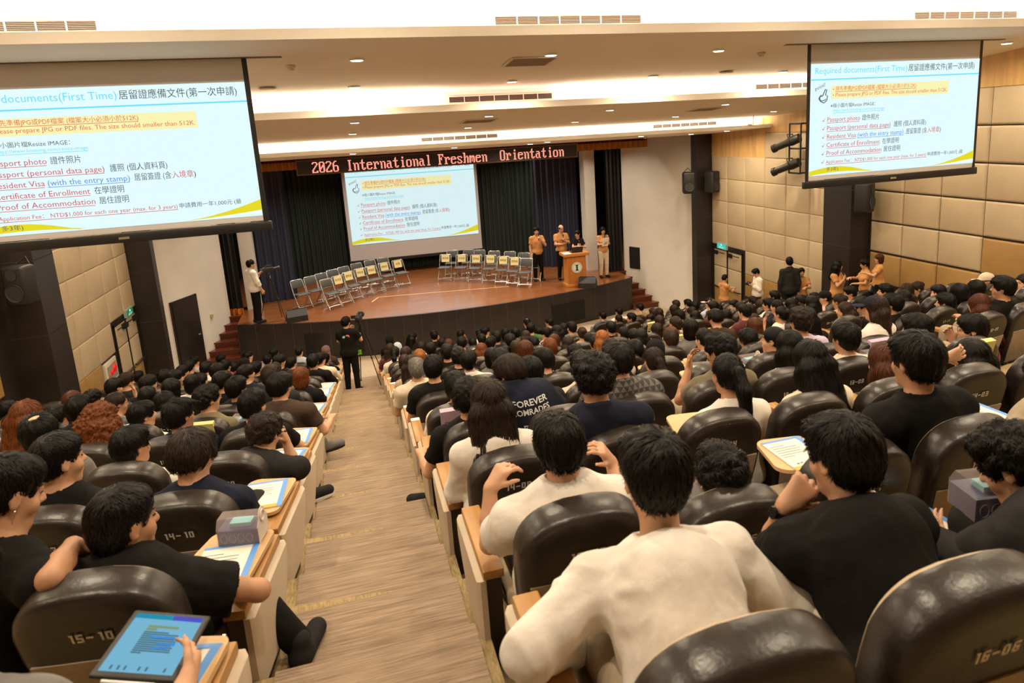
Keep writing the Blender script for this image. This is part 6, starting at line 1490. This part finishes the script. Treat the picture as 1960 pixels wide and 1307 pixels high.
    o = h.build('person in navy football jersey printed FOREVER COMRADES 17, bending left', hair='bowl', hc='d', top='navy', hseed=3, collar=1, loose=.014)
    pm = mat('print_white', (.62, .62, .62), .7); sx = h.J['nb'][0]*.6+h.J['chest'][0]*.4; z0 = h.J['nb'][2]
    wrap_text(o, 'FOREVER', .055, sx+.035, z0-.085, pm, w=.235, rotz=.12, bold=.001); wrap_text(o, 'COMRADES', .055, sx+.035, z0-.142, pm, w=.26, rotz=.12, bold=.001)
    for k, (bo, ma) in enumerate(((.010, pm), (.004, cloth('navy')), (-.002, pm), (-.0065, cloth('navy')))): wrap_text(o, '17', .21, sx+.06, z0-.36, ma, rotz=.08, bold=bo, off=.003+.0012*k)
    # holder of the tablet computer at the lower left
    h = Hero(16, 10, (-170, 1140), .3, yaw=20, pitch=30); return h
def phone(loc, rotm_, lb, col='black'):
    e = empty('phone', loc, label=lb, cat='phone'); e.rotation_euler = rotm_
    b = MB(); b.rbox((-.037, -.077, -.004), (.037, .077, .004), .0035); b.obj('phone_body', mat('phone_'+col, (.016, .016, .018) if col == 'black' else (.05, .025, .015), .3), e, smooth=.9)
    b = MB(); b.box((-.034, -.073, .0041), (.034, .073, .0045)); b.obj('screen', mat('phone_glass', (.008, .008, .01), .08), e); return e
BK = {}
def booklet_mesh():
    if BK: return BK
    wp = mat('booklet_page', (.80, .75, .66), .6); bl = mat('booklet_blue', S(92, 150, 222), .5); og = mat('booklet_orange', S(240, 170, 60), .5); ik = mat('booklet_ink', (.12, .13, .16), .6)
    b = MB(); b.box((-.105, -.148, 0), (.105, .148, .006)); BK['p'] = (b.mesh('pages', wp), None)
    b = MB(); b.box((.080, -.148, .0061), (.105, .148, .0068)); b.box((-.105, .130, .0061), (.080, .148, .0068)); BK['b'] = b.mesh('blue_border', bl)
    b = MB(); b.box((-.105, -.148, .0061), (.080, -.118, .0068)); BK['o'] = b.mesh('orange_strip', og)
    b = MB()
    for k, l in enumerate((.07, .13, .13, .12, .13, .06)): b.box((-.09, .085-k*.022, .0061), (-.09+l, .089-k*.022, .0066))
    for x, y in ((-.07, -.10), (-.05, -.098), (-.02, -.102)): b.box((x, y, .0061), (x+.014, y+.010, .0066))
    BK['t'] = b.mesh('printed_lines', ik); return BK
def booklet_at(loc, rt_, lb, group='programme booklets'):
    m = booklet_mesh(); e = empty('booklet', loc, label=lb, cat='booklet', group=group); e.rotation_euler = rt_
    link('pages', m['p'][0], e); link('blue_border', m['b'], e); link('orange_strip', m['o'], e); link('printed_lines', m['t'], e); return e
def lunch_box(loc, rz, lb):
    e = empty('gift_box', loc, rz, label=lb, cat='box', group='blue and clear gift boxes'); nv = mat('box_navy', (.022, .032, .12), .35, noise=(30, .5)); cl = mat('box_clear', (.75, .62, .60), .08, alpha=.22); wh = mat('box_white', (.66, .58, .54), .5)
    b = MB(); b.box((-.10, -.065, 0), (.09, .065, .075)); b.obj('box_tray', nv, e)
    b = MB(); b.box((-.05, -.03, .076), (.05, .03, .095)); b.obj('content', mat('box_teal', S(120, 190, 200), .4), e)
    b = MB(); pr = [(-.067, 0), (.067, 0), (.067, .085), (.04, .125), (-.04, .125), (-.067, .085)]; k = 6
    vs = [(-.102, u, v) for u, v in pr]+[(.092, u, v) for u, v in pr]; b.add(vs, [(i, (i+1) % k, k+(i+1) % k, k+i) for i in range(1, 6)][:5]+[tuple(range(k))]); b.obj('clear_cover', cl, e)
    b = MB(); arch = [(-.068, 0), (.068, 0), (.068, .085)]+[(.045*math.cos(t)+.0, .105+.05*math.sin(t)) for t in np.linspace(.1, PI-.1, 10)]+[(-.068, .085)]; b.prism(arch, .0925, .0955, 'x'); b.obj('end_panel', wh, e)
    b = MB(); b.tube([(.0965, .026*math.cos(t), .112+.026*math.sin(t)) for t in np.linspace(0, 2*PI, 17)], .006, 6); b.obj('ring_handle', wh, e, smooth=1)
    b = MB()
    for x in (-.07, -.03, .01, .05):
        b.tube([(x+.016*math.cos(t), -.0665, .035+.022*math.sin(t)) for t in np.linspace(0, 2*PI, 11)], .0012, 4)
    b.obj('line_print', mat('box_line', (.35, .38, .5), .5), e); return e
def seatpt(r, c, x, y, z):
    p, a = seat_pos(r, c); return p+Matrix.Rotation(a, 4, 'Z') @ Vector((x, y, z)), a
def blk(r, c): return f'seat {r:02d}-{c:02d}'
H16 = heroes()
def back_letters():
    best = None
    for (r, c), o in PERS.items():
        d = abs(ord('a')) and (Vector(o.location)+Vector((0, .1, .8))-CAM).normalized().angle(ray(485, 790).normalized())
        if c >= 10 and c % 2 == 0 and (best is None or d < best[0]): best = (d, o)
    wrap_text(best[1], 'BE', .07, -.07, .60, mat('print_white', (.62, .62, .62), .7), w=.09, bold=.003)
back_letters()
def tablet_computer():
    TL, TR, BR, BL = (245, 1166), (391, 1176), (352, 1305), (184, 1291)
    P = [CAM+ray(*q)/FPX*d for q, d in ((TL, 1.86), (TR, 1.89), (BR, 1.66), (BL, 1.63))]
    c = sum(P, Vector())/4; x = ((P[1]-P[0])+(P[2]-P[3])).normalized(); y = ((P[0]-P[3])+(P[1]-P[2])); y = (y-x*y.dot(x)).normalized(); n = x.cross(y); w = ((P[1]-P[0]).length+(P[2]-P[3]).length)/2; hh = ((P[0]-P[3]).length+(P[1]-P[2]).length)/2
    e = empty('tablet_computer', c, label='tablet computer in black case with lit blue screen, held at the lower left', cat='tablet'); e.matrix_world = Matrix(((x.x, y.x, n.x, c.x), (x.y, y.y, n.y, c.y), (x.z, y.z, n.z, c.z), (0, 0, 0, 1)))
    b = MB(); b.rbox((-w/2, -hh/2, -.012), (w/2, hh/2, 0), .006); b.obj('case', mat('case_black', (.012, .012, .013), .5), e, smooth=.8)
    sw, sh = w/2-.014, hh/2-.016
    b = MB(); b.box((-sw, -sh, .0002), (sw, sh, .0006)); b.obj('screen', emat('tablet_screen', S(118, 178, 206), .55), e)
    b = MB(); b.box((-sw, sh-.018, .0007), (sw*.1, sh, .0008)); b.obj('screen_bar', emat('tablet_bar_teal', S(40, 140, 170), .55), e); b = MB(); b.box((sw*.1, sh-.018, .0007), (sw, sh, .0008)); b.obj('screen_bar', emat('tablet_bar_violet', S(84, 84, 190), .55), e)
    gy = emat('tablet_ink', S(84, 120, 138), .45); hl = emat('tablet_highlight', S(128, 150, 110), .55); bb = emat('tablet_blue', S(60, 140, 225), .6)
    def line(u0, u1, v, t, m): b = MB(); b.box((-sw+2*sw*u0, sh-2*sh*v-t, .0007), (-sw+2*sw*u1, sh-2*sh*v, .0009)); b.obj('text_line', m, e)
    for v, u0, u1, m in ((.20, .27, .72, hl), (.25, .27, .42, hl)): line(u0, u1, v, .009, m)
    for k in range(11): line(.26, (.62, .78, .79, .76, .79, .80, .76, .79, .78, .79, .40)[k], .31+k*.036, .005, gy)
    for v, u0, u1 in ((.385, .40, .8), (.50, .55, .8), (.57, .52, .72)): line(u0, u1, v, .008, bb)
    for u in (.12, .22, .31, .5, .6, .85): line(u, u+.03, .9, .014, gy)
    b = MB(); b.tube([(-w*.32, -hh/2-.012, -.004), (w*.28, -hh/2-.012, -.004)], .0045, 10); o = b.obj('stylus', mat('stylus_white', (.75, .72, .7), .4), smooth=.8, label='white stylus along the lower edge of the tablet computer', cat='stylus'); o.matrix_world = e.matrix_world.copy()
    # the hand at the right edge of the device
    h = H16; J = h.J; I = h.I
    edge = np.array(I @ (c+x*(w/2)-y*hh*.18)); ex = np.array(I.to_3x3() @ x); ey = np.array(I.to_3x3() @ y); en = np.array(I.to_3x3() @ n)
    wr = edge-ey*.085+ex*.022-en*.014; el = wr-unit(ey*.55+V3(0, .75, 0)-ex*.25)*.245
    J['el'][1] = el; J['wr'][1] = wr; J['hd'][1] = unit(ey-ex*.12-en*.1); J['hn'][1] = -ex; J['grip'][1] = .55
    d = el-J['sh'][1]; n_ = np.linalg.norm(d)
    if n_ > .30: k = (n_-.29); J['sh'][1] = J['sh'][1]+d/n_*k; J['sh'][0] = J['sh'][0]+d/n_*k; J['nb'] = J['nb']+d/n_*k; J['H'] = J['H']+d/n_*k; J['chest'] = J['chest']+d/n_*k*.7
    h.build('person holding the tablet computer at the lower left picture edge', hair='short', top='grey', sleeve=.7, vs=.008)
tablet_computer()
def items():
    for r, c, k, px, py in ITEM_AT:
        q, a = seatpt(r, c, .165, .61, .4545)
        if k == 'booklet': booklet_at(q, (0, 0, a+RNG.uniform(-.3, .3)), f'printed booklet on the writing tablet of {blk(r, c)}')
        else: lunch_box(q, a+RNG.uniform(-.3, .1)+(0 if px > 300 else .1), f'blue gift box with clear cover on the writing tablet of {blk(r, c)}')
    for r in range(3, 17):                     # programmes on the tablets along the left side of the aisle
        q, a = seatpt(r, 10, .165, (.60 if r != 15 else .53), .4545)
        booklet_at(q, (0, 0, a+(.05, -.12, .1)[r % 3]), f'blue-bordered booklet on the aisle-side tablet of {blk(r, 10)}', 'booklets along the aisle')
    q, a = seatpt(15, 10, .15, .50, .463); phone(q+Vector((-.01, -.01, .003)), (0, 0, PI/2+a+.15), 'black phone lying on the booklet of seat 15-10 beside the aisle')
    q, a = seatpt(15, 10, .19, .72, .463); lb_ = lunch_box(q, a-.05, 'blue gift box with clear cover beyond the phone on the tablet of seat 15-10'); lb_.scale = (.82, .82, .82)
    for r in range(3, 13):                     # folded-back tablets end in a paper slip on the right side of the aisle
        if r in (6, 10): continue
        q, a = seatpt(r, 8, -.262, .755, .4225); b = MB(); b.box((-.036, -.03, 0), (.036, .03, .003)); b.obj('paper_slip', mat('paper_white', (.8, .78, .74), .7), loc=q, label=f'small white paper slip on the aisle armrest of {blk(r, 8)}', cat='paper', group='paper slips on the aisle armrests')
    col = dict(y=('yellow', (.62, .56, .22)), p=('lilac', (.50, .36, .50)))
    used = set()
    for px, py, k, tx in ((797, 752, 'y', ''), (1265, 640, 'y', 'n 10'), (1312, 641, 'y', 'jin hui'), (395, 832, 'y', '—'), (277, 838, 'p', ''), (883, 815, 'p', '國際處'), (1563, 637, 'y', ''), (1845, 640, 'y', ''), (1694, 660, 'p', ''), (1879, 607, 'p', '')):
        best = None
        for (r, c) in SEATS:
            t, a = seatpt(r, c, 0, -.01, .69); d = (t-CAM).normalized().angle(ray(px, py).normalized())
            if (r, c) not in used and (best is None or d < best[0]): best = (d, r, c)
        _, r, c = best; used.add((r, c)); p, a = seat_pos(r, c)
        e = empty('name_sheet', p, a, label=f'{col[k][0]} paper sheet hung on the back of {blk(r, c)}', cat='sheet', group='paper sheets hung on seat backs'); m = mat('sheet_'+col[k][0], col[k][1], .7)
        b = MB(); b.box((-.13, -.068, .42), (.13, -.064, .61), 0, BM); b.box((-.13, -.068, .61), (.13, -.02, .645), 0, BM); b.obj('paper', m, e)
        if tx: me = text_mesh(tx, .09, align='CENTER', w=min(.2, .07*len(tx))); me.materials.append(mat('sign_ink', (.05, .045, .04), .7)); t = link('lettering', me, e); t.matrix_local = BM @ Matrix.Translation((0, -.0685, .48)) @ Matrix.Rotation(PI/2, 4, 'X')
    for px, py, y0, m, lb, rz in ((606, 945, 1.75, 'white', 'dark sneaker with white sole peeking into the aisle from row 13', -1.2), (636, 852, 3.3, 'grey', 'grey shoe peeking into the aisle from row 11', -1.2), (812, 955, 1.6, 'charcoal', 'dark sandal on the right edge of the aisle at row 13', 1.2)):
        z = floor_z(-1.0 if px < 700 else -.4, at(px, py, 'y', y0).y)
        q = at(px, py, 'z', z+.05); e = empty('shoe', (q.x, q.y, z+.012), rz, label=lb, cat='shoe'); S_ = SDF((-.07, -.16, -.02), (.07, .18, .14), .007); S_.cone((0, -.08, .045), (0, .09, .038), .045, .038, .02); S_.cone((0, -.08, .06), (0, -.08, .11), .042, .038, .02); S_.cut(V3(0, 0, .004), V3(0, 0, -1))
        P, Q = S_.mesh(); link('upper', np_mesh('upper', relax(P, Q, 2), Q, [cloth('charcoal' if m == 'white' else m)]), e)
        b = MB(); b.prism([(.045*math.cos(t)*(1.05), .0+.125*math.sin(t)) for t in np.linspace(0, 2*PI, 20, endpoint=False)], -.002, .018); b.obj('sole', cloth('white') if m == 'white' else mat('sole_black', (.01, .01, .01), .8), e)
    S_ = SDF((-.1, -.12, -.25), (.1, .12, .2), .01); S_.ell((0, 0, 0), (.05, .09, .12), .02); S_.cone((0, 0, .1), (0, 0, .16), .01, .01, .02); P, Q = S_.mesh(); P = P+vnormals(P, Q)*(hash3(P, 20)*.012)[:, None]
    q = at(722, 728, 'x', AR-.05); o = link('cloth_bag', np_mesh('cloth_bag', P, Q, [mat('bag_pink', (.62, .30, .28), .8, noise=(30, .3))]), None, q, label='pink cloth bag hanging beside the aisle at the front right seats', cat='bag')
items()
